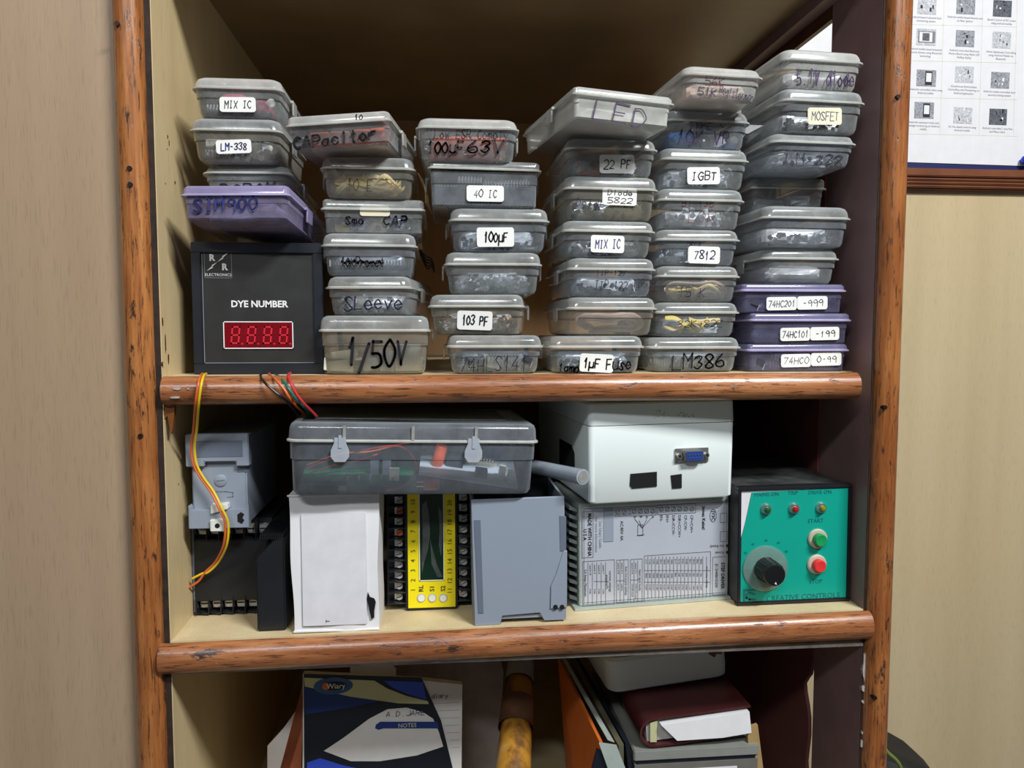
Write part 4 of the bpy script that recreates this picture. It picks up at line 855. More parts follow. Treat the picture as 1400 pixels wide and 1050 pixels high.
bx('bottom_connector', 'white_bit', pcb, -.018, -.012, -.037, -.031, -.006, 0)
capacitor(cb, (.008, -.046, .0065), (0, R(90), 0), .0052, .012, 'orange capacitor lying at the bottom of the wide clear box', 'loose capacitors in the wide clear box')
pw = thing('circuit_board', 'white circuit board tilted down, right in the wide clear box', 'circuit board'); put(pw, cb, (.046, -.008, .0195), (R(14), R(8), R(-2)))
bx('board', 'pcb_white', pw, -.040, .042, -.044, .044, 0, .0016)
bx('relay', 'chip_black', pw, -.018, -.004, -.022, -.010, .0016, .0110)
MB().lathe([(.0048, 0), (.0050, .001), (.0050, .017), (.0042, .018)], 14, Matrix.Translation((-.026, -.022, .0018)) @ Matrix.Rotation(R(6), 4, 'Y')).build('capacitor', 'cap_orange', pw, smooth=True)
for i in range(12): bx('header_pin', 'silver_pin', pw, -.006 + i * .0025, -.0050 + i * .0025, -.006, -.0045, .0016, .0065)
bx('header_strip', 'sticker_cream', pw, -.008, .026, -.0075, -.003, .0016, .004)
bx('connector', 'white_bit', pw, .026, .031, -.034, -.026, .0016, .0120); bx('connector', 'white_bit', pw, .033, .038, -.038, -.030, .0016, .0110)
bx('inductor', 'chip_black', pw, .006, .016, -.036, -.028, .0016, .008)
bx('blue_relay', 'connector_blue', pw, .018, .030, .010, .022, .0016, .014)
for i, (mat_, pts) in enumerate((('wire_red', [(-.085, -.052, .020), (-.072, -.054, .026), (-.058, -.052, .030), (-.035, -.050, .036), (-.012, -.050, .038), (.000, -.054, .028), (.000, -.056, .016), (-.010, -.056, .006), (-.022, -.055, .0035)]),
                                 ('wire_orange', [(-.085, -.045, .022), (-.060, -.040, .030), (-.035, -.038, .032), (-.010, -.036, .038), (.012, -.030, .040)]),
                                 ('wire_black', [(-.070, -.038, .020), (-.050, -.034, .030), (-.020, -.030, .034), (.010, -.034, .032)]),
                                 ('wire_red', [(-.082, -.048, .016), (-.066, -.050, .022), (-.046, -.048, .026), (-.03, -.04, .030)]))):
    o = MB().tube(smooth_path(pts, 5), .0007, 6).build('lead_wire', mat_, smooth=True); tag(o, ['pink-red wire looping down', 'orange wire slanting across', 'black wire curving', 'short red wire'][i] + ' inside the wide clear box', 'wire'); put(o, cb, (0, 0, 0))

# ---- step motor driver
sd = thing('stepper_driver', 'grey finned motor driver with silver printed label, under the white enclosure', 'motor driver', (.1888, .0340, shelf2(.19) + .0003), (0, R(-.55), R(4.7)))
SW, SH = .0710, .0945
bx('body', 'driver_grey', sd, -SW + .004, SW + .001, .0008, .10, .002, SH - .001, bevel=.0008)
bx('mounting_plate', 'driver_grey', sd, -SW - .001, SW + .002, -.003, .10, 0, .0022)
for i in range(12):
    z = .006 + i * .0072; MB().add([(-SW + .004, .004, z), (-SW + .004, .10, z - .002), (-SW - .004, .10, z + .001), (-SW - .004, .004, z + .003), (-SW + .004, .004, z + .0028), (-SW + .004, .10, z + .0008), (-SW - .004, .10, z + .0038), (-SW - .004, .004, z + .0058)], [(0, 1, 2, 3), (7, 6, 5, 4), (0, 4, 5, 1), (1, 5, 6, 2), (2, 6, 7, 3), (3, 7, 4, 0)]).build('cooling_fin', 'heatsink', sd)
lab = plate('label_plate', 'silver_label', sd, -SW + .0065, SW, .0040, SH - .004, .0008, .0005, .003)
lab.location = (0, 0, 0); lab.data.transform(Matrix.Translation(((.0065) / 2, .0008, SH / 2)))
f = at(sd); Q = -math.pi / 2; yl = .0001
def fz(px, py): x, z = f(px, py); return x, z
lines('label_border', frame_segs(-SW + .0080, SW - .0010, .0055, SH - .0055) , .0003, 'print_black', lab, yl)
def pr(tx, px, py, size, bold=0, al='LEFT', ink='print_black', sx=1.0):
    x, z = f(px, py); printed(tx, lab, x, z, size, ink, yl - .0002, ang=Q, align=al, bold=bold, sx=sx)
def box_px(x0, y0, x1, y1):
    a = f(x0, y0); b_ = f(x1, y1); return frame_segs(a[0], b_[0], b_[1], a[1])
sl = box_px(796, 700, 811, 762) + box_px(841, 696, 860, 705) + box_px(862, 694, 897, 704) + box_px(899, 691, 951, 701) + box_px(974.5, 762, 992.5, 812)
sl += box_px(797, 768, 840, 826) + box_px(843, 766, 859, 823) + box_px(862, 765, 878, 822) + box_px(881, 760, 971, 818) + box_px(985, 702, 994, 714) + box_px(985, 727, 994, 740)
for px in (804, 810, 816, 822, 828): sl.append(f(px, 769) + f(px, 826))
for px in (848, 853, 867, 872): sl.append(f(px, 766) + f(px, 822))
for i in range(17): sl.append(f(886 + i * 5, 761) + f(886 + i * 5, 818))
for y_, a_, c_ in ((780, 881, 971), (796, 881, 971), (795, 812, 832), (794, 843, 854), (793, 862, 873)): sl.append(f(a_, y_) + f(c_, y_))
lines('label_rule', sl, .0003, 'print_black', lab, yl - .0001)
pr('MADE WITH CHINA', 806, 731, .0048, .00010, 'CENTER', sx=.88); pr('U S A', 799.5, 731, .0042, .0001, 'CENTER')
pr('See Users Guide\nfor more information', 818, 731, .0036, 0, 'CENTER', 'print_grey')
x, z = f(832, 718); plate('serial_sticker', 'din_grey', lab, x - .0045, x + .0045, z - .0145, z + .0155, yl - .0001, .0003, .0004)
pr('STC-H-03 0281S', 832, 718, .0044, 0, 'CENTER', 'print_grey', .8)
pr('AC40V 4A', 850, 712, .0040); 
for i, tx in enumerate(('B-', 'B', 'A-', 'A')): pr(tx, 868 + i * 8.2, 705, .0034)
for i, tx in enumerate(('EN-', 'EN+', 'DIR-/CCW-', 'DIR+/CCW+', 'CP-/CW-', 'CP+/CW+')): pr(tx, 904 + i * 8.3, 704, .0037)
rs = []
for px, py in [(845 + i * 8.5, 700.5) for i in range(2)] + [(867 + i * 8.5, 699) for i in range(4)] + [(904 + i * 8.4, 696) for i in range(6)]:
    x, z = f(px, py); cr = [(x + .0019 * math.cos(t_), z + .0019 * math.sin(t_)) for t_ in [i * math.pi / 6 for i in range(13)]]
    rs += [a_ + c_ for a_, c_ in zip(cr[:-1], cr[1:])] + [(x - .0012, z - .0012, x + .0012, z + .0012)]
lines('terminal_print', rs, .0004, 'print_black', lab, yl - .0001)
m1 = [f(*p_) for p_ in ((868, 710), (874, 712), (878, 722), (884, 711), (891, 708))]; c1 = f(878, 722)
lines('motor_drawing', [a_ + c1 for a_ in (m1[0], m1[1], m1[3], m1[4])] + box_px(872, 718, 879, 732) + [f(871, 732) + f(881, 731)], .0004, 'print_black', lab, yl - .0001)
pr('James Keise!', 962, 692, .0042, .0001); pr('JY3C', 975, 705, .0042, .00008, 'CENTER')
x, z = f(975, 705); th = [(x + .0030 * math.cos(t_), z + .0058 * math.sin(t_)) for t_ in [i * math.pi / 10 for i in range(21)]]
lines('logo_ring', [a_ + c_ for a_, c_ in zip(th[:-1], th[1:])], .0004, 'print_black', lab, yl - .0001)
for tx, py in (('No Ready', 746), ('Power', 755)):
    x, z = f(990, py); printed(tx, lab, x, z, .0034, 'print_black', yl - .0002, ang=math.pi, align='LEFT')
for py in (746, 755):
    x, z = f(994, py); MB().cyl((x, yl - .0004, z), (x, yl + .0002, z), .0012, n=10).build('status_dot', 'print_black', lab)
pr('STEP DRIVER', 988, 787, .0047, .00012, 'CENTER', sx=.92); pr('JC-2H0861D200', 979.5, 787, .0036, 0, 'CENTER', sx=.9)
pr('current settings\nampere(T)', 832, 795, .0030, 0, 'CENTER'); pr('5.0 Amps Maximum', 800.5, 797, .0030, 0, 'CENTER')
for i in range(4): pr('switch ' + str(10 - i), 807 + i * 6, 772, .0024); pr('%d.%dA' % (4 - i, 2 + i), 807 + i * 6, 805, .0024)
pr('Auto low power settings', 856, 794, .0026, 0, 'CENTER'); pr('Input signal mode', 875, 793, .0027, 0, 'CENTER'); pr('microstep settings', 966.5, 789, .0027, 0, 'CENTER')
for i, (a_, c_) in enumerate((('switch 6=0', 'normal'), ('switch 6=1', 'enabled'), ('switch 5=0', 'CP+DIR mode'), ('switch 5=1', 'CW/CCW mode'))):
    px = (845.5, 850.5, 864.5, 869.5)[i]; pr(a_, px, 769, .0023); pr(c_, px, 798, .0020)
for i in range(16):
    px = 883.5 + i * 5; v = [4000, 3600, 3200, 2000, 1800, 1600, 1280, 1000, 800, 640, 500, 400, 320, 256, 200, 160][i]
    pr(format(15 - i, '04b'), px, 764, .0024); pr(str(v), px, 783, .0024); pr('%.3f°' % (360 / v), px, 799, .0022)

# ---- white enclosure with the serial connector
en = thing('white_enclosure', 'white plastic enclosure with blue serial connector and two cut-outs', 'enclosure', (.1925, .0190, shelf2(.19) + .0968), (0, R(-.4), R(6.0)))
EW, ED, EH = .0668, .185, .0858
loft([(2 * EW - .006, ED - .004, .004, 0), (2 * EW - .0025, ED - .0015, .005, .0016), (2 * EW - .0006, ED, .005, .0655), (2 * EW - .0012, ED - .0005, .005, .0662)]).build('body', 'enclosure_white', en, loc=(0, ED / 2, 0), smooth=True)
loft([(2 * EW - .0040, ED - .0034, .005, .0660), (2 * EW - .0040, ED - .0034, .005, .0672)]).build('seam', 'hole_black', en, loc=(0, ED / 2, 0))
loft([(2 * EW - .0004, ED, .005, .0668), (2 * EW, ED, .005, .0674), (2 * EW - .0010, ED - .001, .005, EH - .0014), (2 * EW - .005, ED - .005, .004, EH)]).build('lid', 'enclosure_white', en, loc=(0, ED / 2, 0), smooth=True)
f = at(en)
for q in (((862, 648), (898, 645), (898, 665), (864, 668), (861, 664)), ((917, 650), (932, 648), (932, 667), (919, 668))):
    MB().prism([f(*p_) for p_ in q], -.0003, .0025).build('cut_out', 'hole_black', en)
x, z = f(945, 622)
cn = bx('serial_connector', 'steel', en, x - .0155, x + .0155, -.0016, .0, z - .0062, z + .0062, bevel=.0004)
dsh = lambda k: [(-.0083 * k, .0042 * k), (.0083 * k, .0042 * k), (.0076 * k, -.0042 * k), (-.0076 * k, -.0042 * k)]
MB().prism([(x + a_, z + c_) for a_, c_ in dsh(1.08)], -.0070, -.0016).build('connector_shell', 'steel', cn, bevel=.0010)
MB().prism([(x + a_, z + c_) for a_, c_ in dsh(.93)], -.0073, -.0070).build('connector_insert', 'connector_blue', cn)
for r_, n_ in ((.0014, 5), (-.0014, 4)):
    for i in range(n_): xx = x + (i - (n_ - 1) / 2) * .0028; MB().cyl((xx, -.0080, z + r_), (xx, -.0070, z + r_), .0005, n=6).build('pin', 'steel', cn)
for s in (-1, 1):
    MB().cyl((x + s * .0125, -.0050, z), (x + s * .0125, -.0016, z), .0024, n=6).build('hex_nut', 'steel', cn); MB().cyl((x + s * .0125, -.0052, z), (x + s * .0125, -.0049, z), .0012, n=10).build('nut_hole', 'hole_black', cn)
rg = random.Random(8); b = MB()
for i in range(46):
    px = rg.choice([rg.uniform(893, 916), rg.uniform(924, 950)]); x, z = f(px, 567 + rg.uniform(-6, 6) * (1 if px < 916 else .6)); s = rg.uniform(.0002, .0007)
    b.prism([(x + s * math.cos(t_) * rg.uniform(.5, 1), z + s * math.sin(t_) * rg.uniform(.5, 1)) for t_ in [j * math.pi / 3 for j in range(6)]], -.0001, .0008)
o = b.build('glue_speck', 'cardboard', en); o['kind'] = 'stuff'
q = [(-EW - .0001, .045, .018), (-EW - .0001, .095, .018), (-EW - .0001, .095, .043), (-EW - .0001, .055, .043), (-EW - .0001, .045, .037)]
MB().add(q + [(a_ + .002, c_, d_) for a_, c_, d_ in q], [tuple(range(5)), tuple(range(5, 10))[::-1]] + [(i, 5 + i, 5 + (i + 1) % 5, (i + 1) % 5) for i in range(5)]).build('side_cut_out', 'hole_black', en)
lines('corner_groove', [(-EW + .0008, .003, -EW + .0008, .064)], .0003, 'din_grey', en, .0030)

# ---- translucent tube poking out
p1 = U(797, 652, -.012); p0 = U(700, 632, .090)
tb = MB(); ax = (p1 - p0).normalized(); tb.cyl(p0, p1, .0064, n=24)
tube = tb.build('plastic_tube', 'tube_plastic', smooth=True); tag(tube, 'milky translucent plastic rod poking out beside the wide clear box', 'tube')
MB().cyl(p1, p1 + ax * .0004, .0052, n=24).build('end_face', 'box_plastic_milky', tube)

# ---- green-faced speed control box
cc = thing('control_box', 'black control box with teal face, speed knob and start and stop buttons', 'control box', (.3130, .0190, shelf2(.312) + .0003), (0, R(-.55), 0))
CW, CH = .0522, .1060
fr = MB().box(-CW, CW, 0, .008, 0, .0032).box(-CW, CW, 0, .008, CH - .0034, CH).box(-CW, -CW + .0030, 0, .008, .003, CH - .003).box(CW - .0034, CW, 0, .008, .003, CH - .003)
fr.build('bezel', 'black_plastic', cc, bevel=.0006)
bx('housing', 'dusty_black', cc, -CW + .001, CW - .001, .008, .150, .001, CH - .0010, bevel=.001)
bx('under_plate', 'paper_old', cc, -CW + .0026, CW - .0030, .0022, .008, .0030, CH - .0030)
f = at(cc); g = lambda px, py: f(px, py, .0012)
tealp = [g(*p_) for p_ in ((1028, 674), (1161, 667), (1161, 817), (1150, 820), (1012, 825), (1012, 770), (1014, 735), (1020, 712))]
tf = MB().prism([(max(-CW + .0034, min(CW - .0036, x)), max(.0034, min(CH - .0036, z))) for x, z in tealp], .0012, .0022).build('teal_sheet', 'teal_face', cc)
def ct_(tx, px, py, size, bold=0, sx=1): x, z = g(px, py); printed(tx, tf, x, z, size, 'teal_ink', .0009, bold=bold, sx=sx, ang=.006)
ct_('MAINS ON', 1048, 676, .0047); ct_('TRIP', 1084, 674, .0047); ct_('DRIVE ON', 1121, 673, .0047); ct_('START', 1115, 712, .0050); ct_('STOP', 1115, 795, .0050)
ct_('CREATIVE CONTROLS', 1098, 816, .0067, 0, 1.02)
for tx, px, py in (('20', 1019, 756), ('40', 1029, 744), ('50', 1047, 739), ('60', 1064, 742), ('80', 1075, 754)): ct_(tx, px, py, .0030)
x, z = g(1025, 814); lg = lines('logo_print', [(x - .0052, z + .0048, x + .0052, z + .0048), (x - .0052, z + .0026, x - .0052, z - .0044), (x - .0030, z + .001, x - .0030, z - .0020), (x - .0030, z - .0020, x, z - .0036), (x, z - .0036, x + .005, z - .0040), (x - .001, z + .0026, x + .004, z + .0010)], .0017, 'teal_ink', tf, .0010)
for px, py, mat_, lb in ((1047, 696, 'led_green', 'green'), (1085, 695, 'led_red', 'red'), (1122, 694, 'led_olive', 'yellow-green')):
    x, z = g(px, py); m_ = Matrix.Translation((x, .0012, z)) @ Matrix.Rotation(R(90), 4, 'X')
    lp = MB().lathe([(.0052, 0), (.0052, .0008), (.0038, .0032), (.0026, .0034)], 18, m_).build('indicator_lamp', 'steel', cc, smooth=True)
    MB().lathe([(.0026, .003), (.0026, .0044), (.0019, .0058), (.0006, .0064)], 14, m_).build('lens', mat_, lp, smooth=True)
for px, py, mat_ in ((1117, 736, 'button_green'), (1116, 771, 'button_red')):
    x, z = g(px, py); m_ = Matrix.Translation((x, .0012, z)) @ Matrix.Rotation(R(90), 4, 'X')
    bt = MB().lathe([(.0088, 0), (.0088, .0016), (.0078, .0026), (.0060, .0026)], 22, m_).build('push_button', 'cream_ring', cc, smooth=True)
    MB().lathe([(.0056, .0020), (.0056, .0072), (.0048, .0082), (.0020, .0078)], 20, m_).build('button_cap', mat_, bt, smooth=True)
x, z = g(1046, 777); m_ = Matrix.Translation((x, .0012, z)) @ Matrix.Rotation(R(90), 4, 'X')
MB().lathe([(.0205, 0), (.0205, .0010), (.0195, .0014)], 32, m_).build('dial_disc', 'dial_plastic', cc, smooth=True)
kp = [(.0105, .0014), (.0105, .0025), (.0098, .0190), (.0088, .0205)]
kn = MB().lathe(kp, 26, m_).build('knob', 'knob_black', cc, smooth=True)
for i in range(12):
    t_ = i * math.pi / 6 + .2; MB().cyl((x + .0102 * math.cos(t_), -.001, z + .0102 * math.sin(t_)), (x + .0096 * math.cos(t_), -.0165, z + .0096 * math.sin(t_)), .0009, n=6).build('grip_ridge', 'knob_black', kn)
MB().prism([(x - .0005, z - .0070), (x + .0012, z - .0078), (x + .0006, z - .0055)], -.0200, -.0192).build('pointer_mark', 'print_white', kn)
# ---- loose wires from the meter
def wire(name, pts, r, mat, label, group=None):
    o = MB().tube(smooth_path([U(x, y, Y) for x, y, Y in pts], 6), r, 8).build(name, mat, smooth=True); return tag(o, label, 'wire', group)
base_pts = [(280, 511, .027), (277, 513, .002), (274, 522, -.0135), (271, 540, -.0155), (269, 558, -.010), (267, 585, .010), (264, 612, .022), (267, 635, .0245), (277, 654, .0245), (290, 672, .0240), (302, 696, .021), (310, 716, .022), (308, 745, .026), (297, 768, .040), (283, 782, .044)]
wire('loose_wire', [(x - 2.3, y, Y) for x, y, Y in base_pts] + [(272, 794, .046), (259, 803, .047)], .0010, 'wire_orange', 'orange wire of the twisted pair hanging over the grey housing')
wire('loose_wire', [(x + 2.0, y, Y - .0006) for x, y, Y in base_pts] + [(277, 784, .045), (263, 791, .046)], .0010, 'wire_yellow', 'yellow wire of the twisted pair hanging over the grey housing')
for i in range(3): wire('wire_strand', [(262, 797, .047), (254 - i, 798 + 2 * i, .049), (247 - i, 800 + 3 * i, .0495)], .00022, 'copper', 'thin bare copper strand at the end of the hanging pair', 'bare strands at the end of the wire pair')
wire('loose_wire', [(358, 511, .027), (356, 514, .002), (361, 522, -.0135), (374, 534, -.0155), (388, 545, -.013), (400, 558, .004), (406, 566, .03), (408, 578, .08)], .0010, 'wire_black', 'black wire hanging over the shelf edge below the meter')
wire('loose_wire', [(368, 511, .027), (371, 514, .002), (378, 520, -.0130), (389, 533, -.0160), (397, 546, -.0135), (407, 557, .004), (414, 564, .03), (417, 574, .08)], .0010, 'wire_orange', 'brown-orange wire hanging over the shelf edge below the meter')
wire('loose_wire', [(376, 512, .027), (382, 515, .002), (391, 526, -.0135), (400, 539, -.0155), (409, 550, -.012), (417, 558, .004), (423, 564, .03), (430, 572, .08)], .0010, 'wire_green', 'dark green wire hanging over the shelf edge below the meter')
wire('loose_wire', [(397, 510, .027), (394, 513, .002), (397, 522, -.0135), (405, 538, -.0155), (415, 551, -.013), (424, 560, -.004), (433, 569, .006)], .0011, 'wire_red', 'red wire reaching from the meter to the clear box lid')

# ================================================================== LOWEST COMPARTMENT
FL = .880                         # top of the lowest board
def sheet(pts_px, Y0, lean, t, name, mat, parent=None):
    """a flat stiff sheet standing in the compartment: outline seen on the plane Y0, leaning back by lean (m per m of height)"""
    q = [U(x, y, Y0) for x, y in pts_px]; zt = max(p.z for p in q)
    vs = [(p.x, Y0 + (p.z - zt) * -lean * 0 + lean * (p.z - FL), p.z) for p in q]; n = len(vs)
    b = MB().add([(x, y, z) for x, y, z in vs] + [(x, y + t, z) for x, y, z in vs], [tuple(range(n)), tuple(range(n, 2 * n))[::-1]] + [(i, n + i, n + (i + 1) % n, (i + 1) % n) for i in range(n)])
    return b.build(name, mat, parent)
def floor_px(px, Y, z=FL): 
    # pixel row of height z at column px on the plane Y
    lo, hi = 0, 3000
    for _ in range(40):
        m_ = (lo + hi) / 2
        if U(px, m_, Y).z > z: lo = m_
        else: hi = m_
    return lo
# notebook leaning at the left
NB = thing('notebook', 'notebook with blue, black and cream NOTES cover leaning among the papers', 'notebook', (0, .085, FL + .0005), (R(-7), 0, 0))
f = at(NB)
def nbp(name, mat, pts, y0, y1, parent=NB): return MB().prism([f(*p_) for p_ in pts], y0, y1).build(name, mat, parent)
bot = f(420, 1050)[1]
def drop(pts): return pts
x0 = f(414, 920)[0]; x1 = f(632, 936)[0]; zt = f(420, 921)[1]; ztr = f(632, 936)[1]
MB().prism([(x0, 0), (x1 - .003, 0), (x1, ztr), (f(574, 930)[0], f(574, 930)[1]), (x0, zt)], 0, .010).build('page_block', 'page_lined', NB)
cov = MB().prism([(x0 + .0025, 0), (f(619, 1050)[0], 0), (f(619, 1050)[0], f(619, 1050)[1]), f(603, 985), f(576, 926), (x0 + .001, zt)], -.0008, 0).build('cover', 'cover_black', NB)
nbp('cover_print', 'cover_cream', ((416, 926), (512, 930), (530, 941), (556, 951), (585, 958), (586, 962), (545, 961), (480, 952), (417, 938)), -.0012, -.0008, cov)
nbp('cover_print', 'navy_cover', ((416, 939), (480, 952), (520, 958), (470, 968), (418, 976)), -.0012, -.0008, cov)
nbp('cover_print', 'royal_cover', ((524, 930), (578, 932), (583, 956), (556, 948), (538, 940)), -.0012, -.0008, cov)
nbp('cover_print', 'page_lined', ((443, 1026), (470, 1008), (505, 982), (530, 969), (556, 967), (578, 973), (592, 982), (600, 1000), (606, 1020), (570, 1032), (520, 1040), (480, 1040)), -.0012, -.0008, cov)
nbp('cover_print', 'royal_cover', ((420, 1042), (438, 1036), (470, 1046), (520, 1056), (520, 1080), (420, 1080)), -.0012, -.0008, cov)
nbp('title_band', 'navy_cover', ((514, 990), (520, 986), (598, 986), (600, 995), (524, 995), (518, 997), (513, 995)), -.0016, -.0012, cov)
bd = MB(); cx, cz = f(456, 937)
bd.prism([(cx + .0185 * math.cos(t_), cz + .0080 * math.sin(t_)) for t_ in [i * math.pi / 10 for i in range(20)]], -.0016, -.0012).build('maker_badge', 'badge_blue', cov)
MB().prism([(cx + .0008 + .0118 * math.cos(t_), cz + .0040 * math.sin(t_)) for t_ in [i * math.pi / 9 for i in range(18)]], -.0019, -.0016).build('badge_centre', 'ink_black', cov)
MB().prism([(cx - .0070 + .0035 * math.cos(t_), cz + .0034 * math.sin(t_)) for t_ in [i * math.pi / 7 for i in range(14)]], -.0021, -.0019).build('badge_dot', 'badge_orange', cov)
printed('Wiary', cov, cx + .0025, cz - .0003, .0070, 'print_white', -.0022)
x, z = f(557, 991); printed('NOTES', cov, x, z, .0056, 'cover_cream', -.0018)
a = f(528, 979); c = f(580, 970); lettering('lettering', 'A.D.JARE', cov, a[0], c[0], a[1], c[1], -.0018, 'ink_navy', .0006, seed=5)
a = f(590, 955); c = f(612, 948); lettering('lettering', 'diary', NB, a[0], c[0], a[1], c[1], -.0004, 'ink_navy', .0005, seed=6)
lines('page_rule', [(f(x_, y_)[0], f(x_, y_)[1], f(628, y_)[0], f(x_, y_)[1]) for x_, y_ in ((590, 962), (597, 972), (602, 982), (607, 992), (611, 1002), (615, 1012), (618, 1022))], .0003, 'print_grey', NB, -.0003)
# sheets and folders standing behind it
o = sheet([(476, 912), (486, 896), (520, 898), (540, 926), (540, floor_px(540, .125)), (476, floor_px(476, .125))], .125, .10, .0012, 'loose_paper', 'paper_white'); tag(o, 'white paper sheet sticking up behind the notebook', 'paper')
o = sheet([(520, 902), (686, 912), (690, 925), (676, floor_px(680, .165)), (520, floor_px(520, .165))], .165, .08, .003, 'plastic_folder', 'smoke_plastic'); tag(o, 'smoky grey plastic folder standing behind the notebook', 'folder')
o = sheet([(413, 935), (414, 990), (392, 1040), (372, 1090), (355, floor_px(355, .11)), (408, floor_px(408, .11))], .11, .05, .004, 'paper_folder', 'brown_folder'); tag(o, 'orange-brown paper folder leaning beside the notebook', 'folder')
o = sheet([(386, 1000), (404, 975), (402, floor_px(400, .14)), (366, floor_px(366, .14)), (364, 1024)], .14, .05, .002, 'loose_paper', 'paper_white'); tag(o, 'white sheet corner beside the orange-brown folder', 'paper')
# rolled magazine
rm = thing('rolled_magazine', 'rolled-up yellow and brown magazine standing between the folders', 'magazine')
pa = U(712, 905, .16); pb = U(700, 1060, .05); dirn = (pb - pa).normalized(); k = (FL + .012 - pb.z) / dirn.z; pe = pb + dirn * max(0, k) * .55; pe.z = FL + .016
b = MB(); n = 26; u = dirn.cross(Vector((0, 1, 0))).normalized(); w_ = dirn.cross(u)
for q_, s in ((pa, .0125), (pb, .0175), (pe, .018)):
    for i in range(n + 1):
        t_ = i / n * 2 * math.pi * 1.55; rr = s * (1 - .24 * i / n); b.v.append(tuple(q_ + u * rr * math.cos(t_) + w_ * rr * math.sin(t_)))
for j in range(2): b.f += [(j * (n + 1) + i, j * (n + 1) + i + 1, (j + 1) * (n + 1) + i + 1, (j + 1) * (n + 1) + i) for i in range(n)]
o = b.build('outer_sheet', 'magazine_print', rm, smooth=True); so = o.modifiers.new('thickness', 'SOLIDIFY'); so.thickness = .0012
q_ = pa.lerp(pb, .42); MB().cyl(pa.lerp(pb, .38) , pa.lerp(pb, .62), .0162, .0172, n=24, cap=False).build('printed_band', 'rolled_brown', rm, smooth=True)
MB().cyl(pa.lerp(pb, .02), pa.lerp(pb, .2), .0138, .0146, n=24, cap=False).build('pale_band', 'print_grey', rm, smooth=True)
# orange ring file leaning to the right
def slab3(pts, thick_dir, t, name, mat, parent=None):
    vs = [Vector(p_) for p_ in pts]; n = len(vs); td = Vector(thick_dir).normalized() * t
    return MB().add(vs + [v + td for v in vs], [tuple(range(n))[::-1], tuple(range(n, 2 * n))] + [(i, (i + 1) % n, n + (i + 1) % n, n + i) for i in range(n)]).build(name, mat, parent)
of = thing('ring_file', 'orange file with grey spine edge leaning beside the binder stack', 'file')
A0 = U(766, 898, .20); A1 = U(824, 1014, .03); A2 = U(872, 1085, .0); 
A0b = Vector((A0.x + .012, A0.y, FL + .001)); A1b = Vector((A1.x - .005, A1.y, FL + .001))
slab3([A0, A1, A1b, A0b], (-1, -.3, 0), .003, 'cover', 'orange_folder', of)
e0 = A0 + Vector((.0, -.002, .002)); e1 = A1 + Vector((.004, -.004, .004))
slab3([e0, e1, e1 + Vector((.006, .001, -.003)), e0 + Vector((.005, .002, -.002))], (-.3, -1, .4), .004, 'edge_strip', 'driver_grey', of)
slab3([A1 + Vector((-.004, -.004, .002)), A1 + Vector((.011, -.006, .0)), A1 + Vector((.030, -.010, -.050)), A1 + Vector((.014, -.008, -.050))], (-.3, -1, .2), .003, 'corner_strip', 'driver_grey', of)
slab3([A1 + Vector((-.006, -.002, -.004)), A1 + Vector((.006, -.005, -.010)), A1 + Vector((.008, -.006, -.06)), A1 + Vector((-.02, -.003, -.06))], (0, -1, 0), .002, 'inner_pocket', 'cover_black', of)
dk = thing('document_file', 'dark olive document file leaning behind the orange file', 'file')
B0 = U(778, 896, .22); B1 = U(846, 1020, .05)
slab3([B0, B1, Vector((B1.x + .002, B1.y, FL + .03)), Vector((B0.x + .008, B0.y, FL + .001))], (1, .2, .2), .005, 'cover', 'olive_file', dk)
slab3([B0 + Vector((.006, 0, -.001)), B1 + Vector((.006, 0, .003)), B1 + Vector((.010, 0, -.03)), B0 + Vector((.014, 0, -.1))], (1, .2, 0), .004, 'page_block', 'cover_black', dk)
# stack on the right: file trays, maroon binder, white box
zt = 1.0126
gf = thing('box_file', 'grey box file under the maroon binder', 'box file', (.205, .05, FL + .0005))
f = at(gf); x0 = f(868, 1030)[0]; x1 = f(1036, 1030)[0]; hz = zt - FL - .0005
bx('body', 'file_grey', gf, x0, x1, 0, .20, 0, hz - .014)
bx('lid', 'file_lid', gf, x0 - .001, x1 + .001, -.001, .20, hz - .010, hz, bevel=.001)
bx('lid_gap', 'cover_black', gf, x0 + .002, x1 - .002, .001, .20, hz - .014, hz - .010)
bx('label_sheet', 'paper_old', gf, x0 + .006, x1 - .02, -.0006, .0, hz - .060, hz - .020)
cbd = thing('cardboard_sheet', 'stiff brown cardboard sheet standing against the grey box file', 'cardboard', (0, .052, FL + .0005))
f = at(cbd); q = [f(1022, 996), f(1036, 991), f(1046, 1070)]
MB().prism([q[0], q[1], (q[2][0], q[2][1]), (q[2][0], 0), (q[0][0] + .006, 0), (q[0][0] + .004, q[2][1])], 0, .004).build('sheet', 'cardboard', cbd)
bn = thing('leather_binder', 'maroon leather binder stuffed with papers, lying on the grey box file', 'binder', (.1840, .05, zt + .0008), (0, R(-4.2), R(1)))
x0 = .0; x1 = .1075; h = .0285
def cshape(t):
    out = []
    for i in range(9): a_ = R(90 + 180 * i / 8); out.append((x0 + h / 2 + (h / 2 - t) * math.cos(a_), h / 2 + (h / 2 - t) * math.sin(a_)))
    return [(x1, h - t)] + out + [(x1 - .02, t)]
o_, i_ = cshape(0), cshape(.0022); n = len(o_); b = MB()
for Y_ in (0, .215): b.v += [(x_, Y_, z_) for x_, z_ in o_ + i_]
m2 = 2 * n
for i in range(n - 1):
    b.f += [(i, i + 1, n + i + 1, n + i), (m2 + i, m2 + n + i, m2 + n + i + 1, m2 + i + 1), (i, m2 + i, m2 + i + 1, i + 1), (n + i, n + i + 1, m2 + n + i + 1, m2 + n + i)]
b.f += [(0, n, m2 + n, m2), (n - 1, m2 + n - 1, m2 + 2 * n - 1, 2 * n - 1)]
b.build('cover', 'maroon_leather', bn, smooth=True)
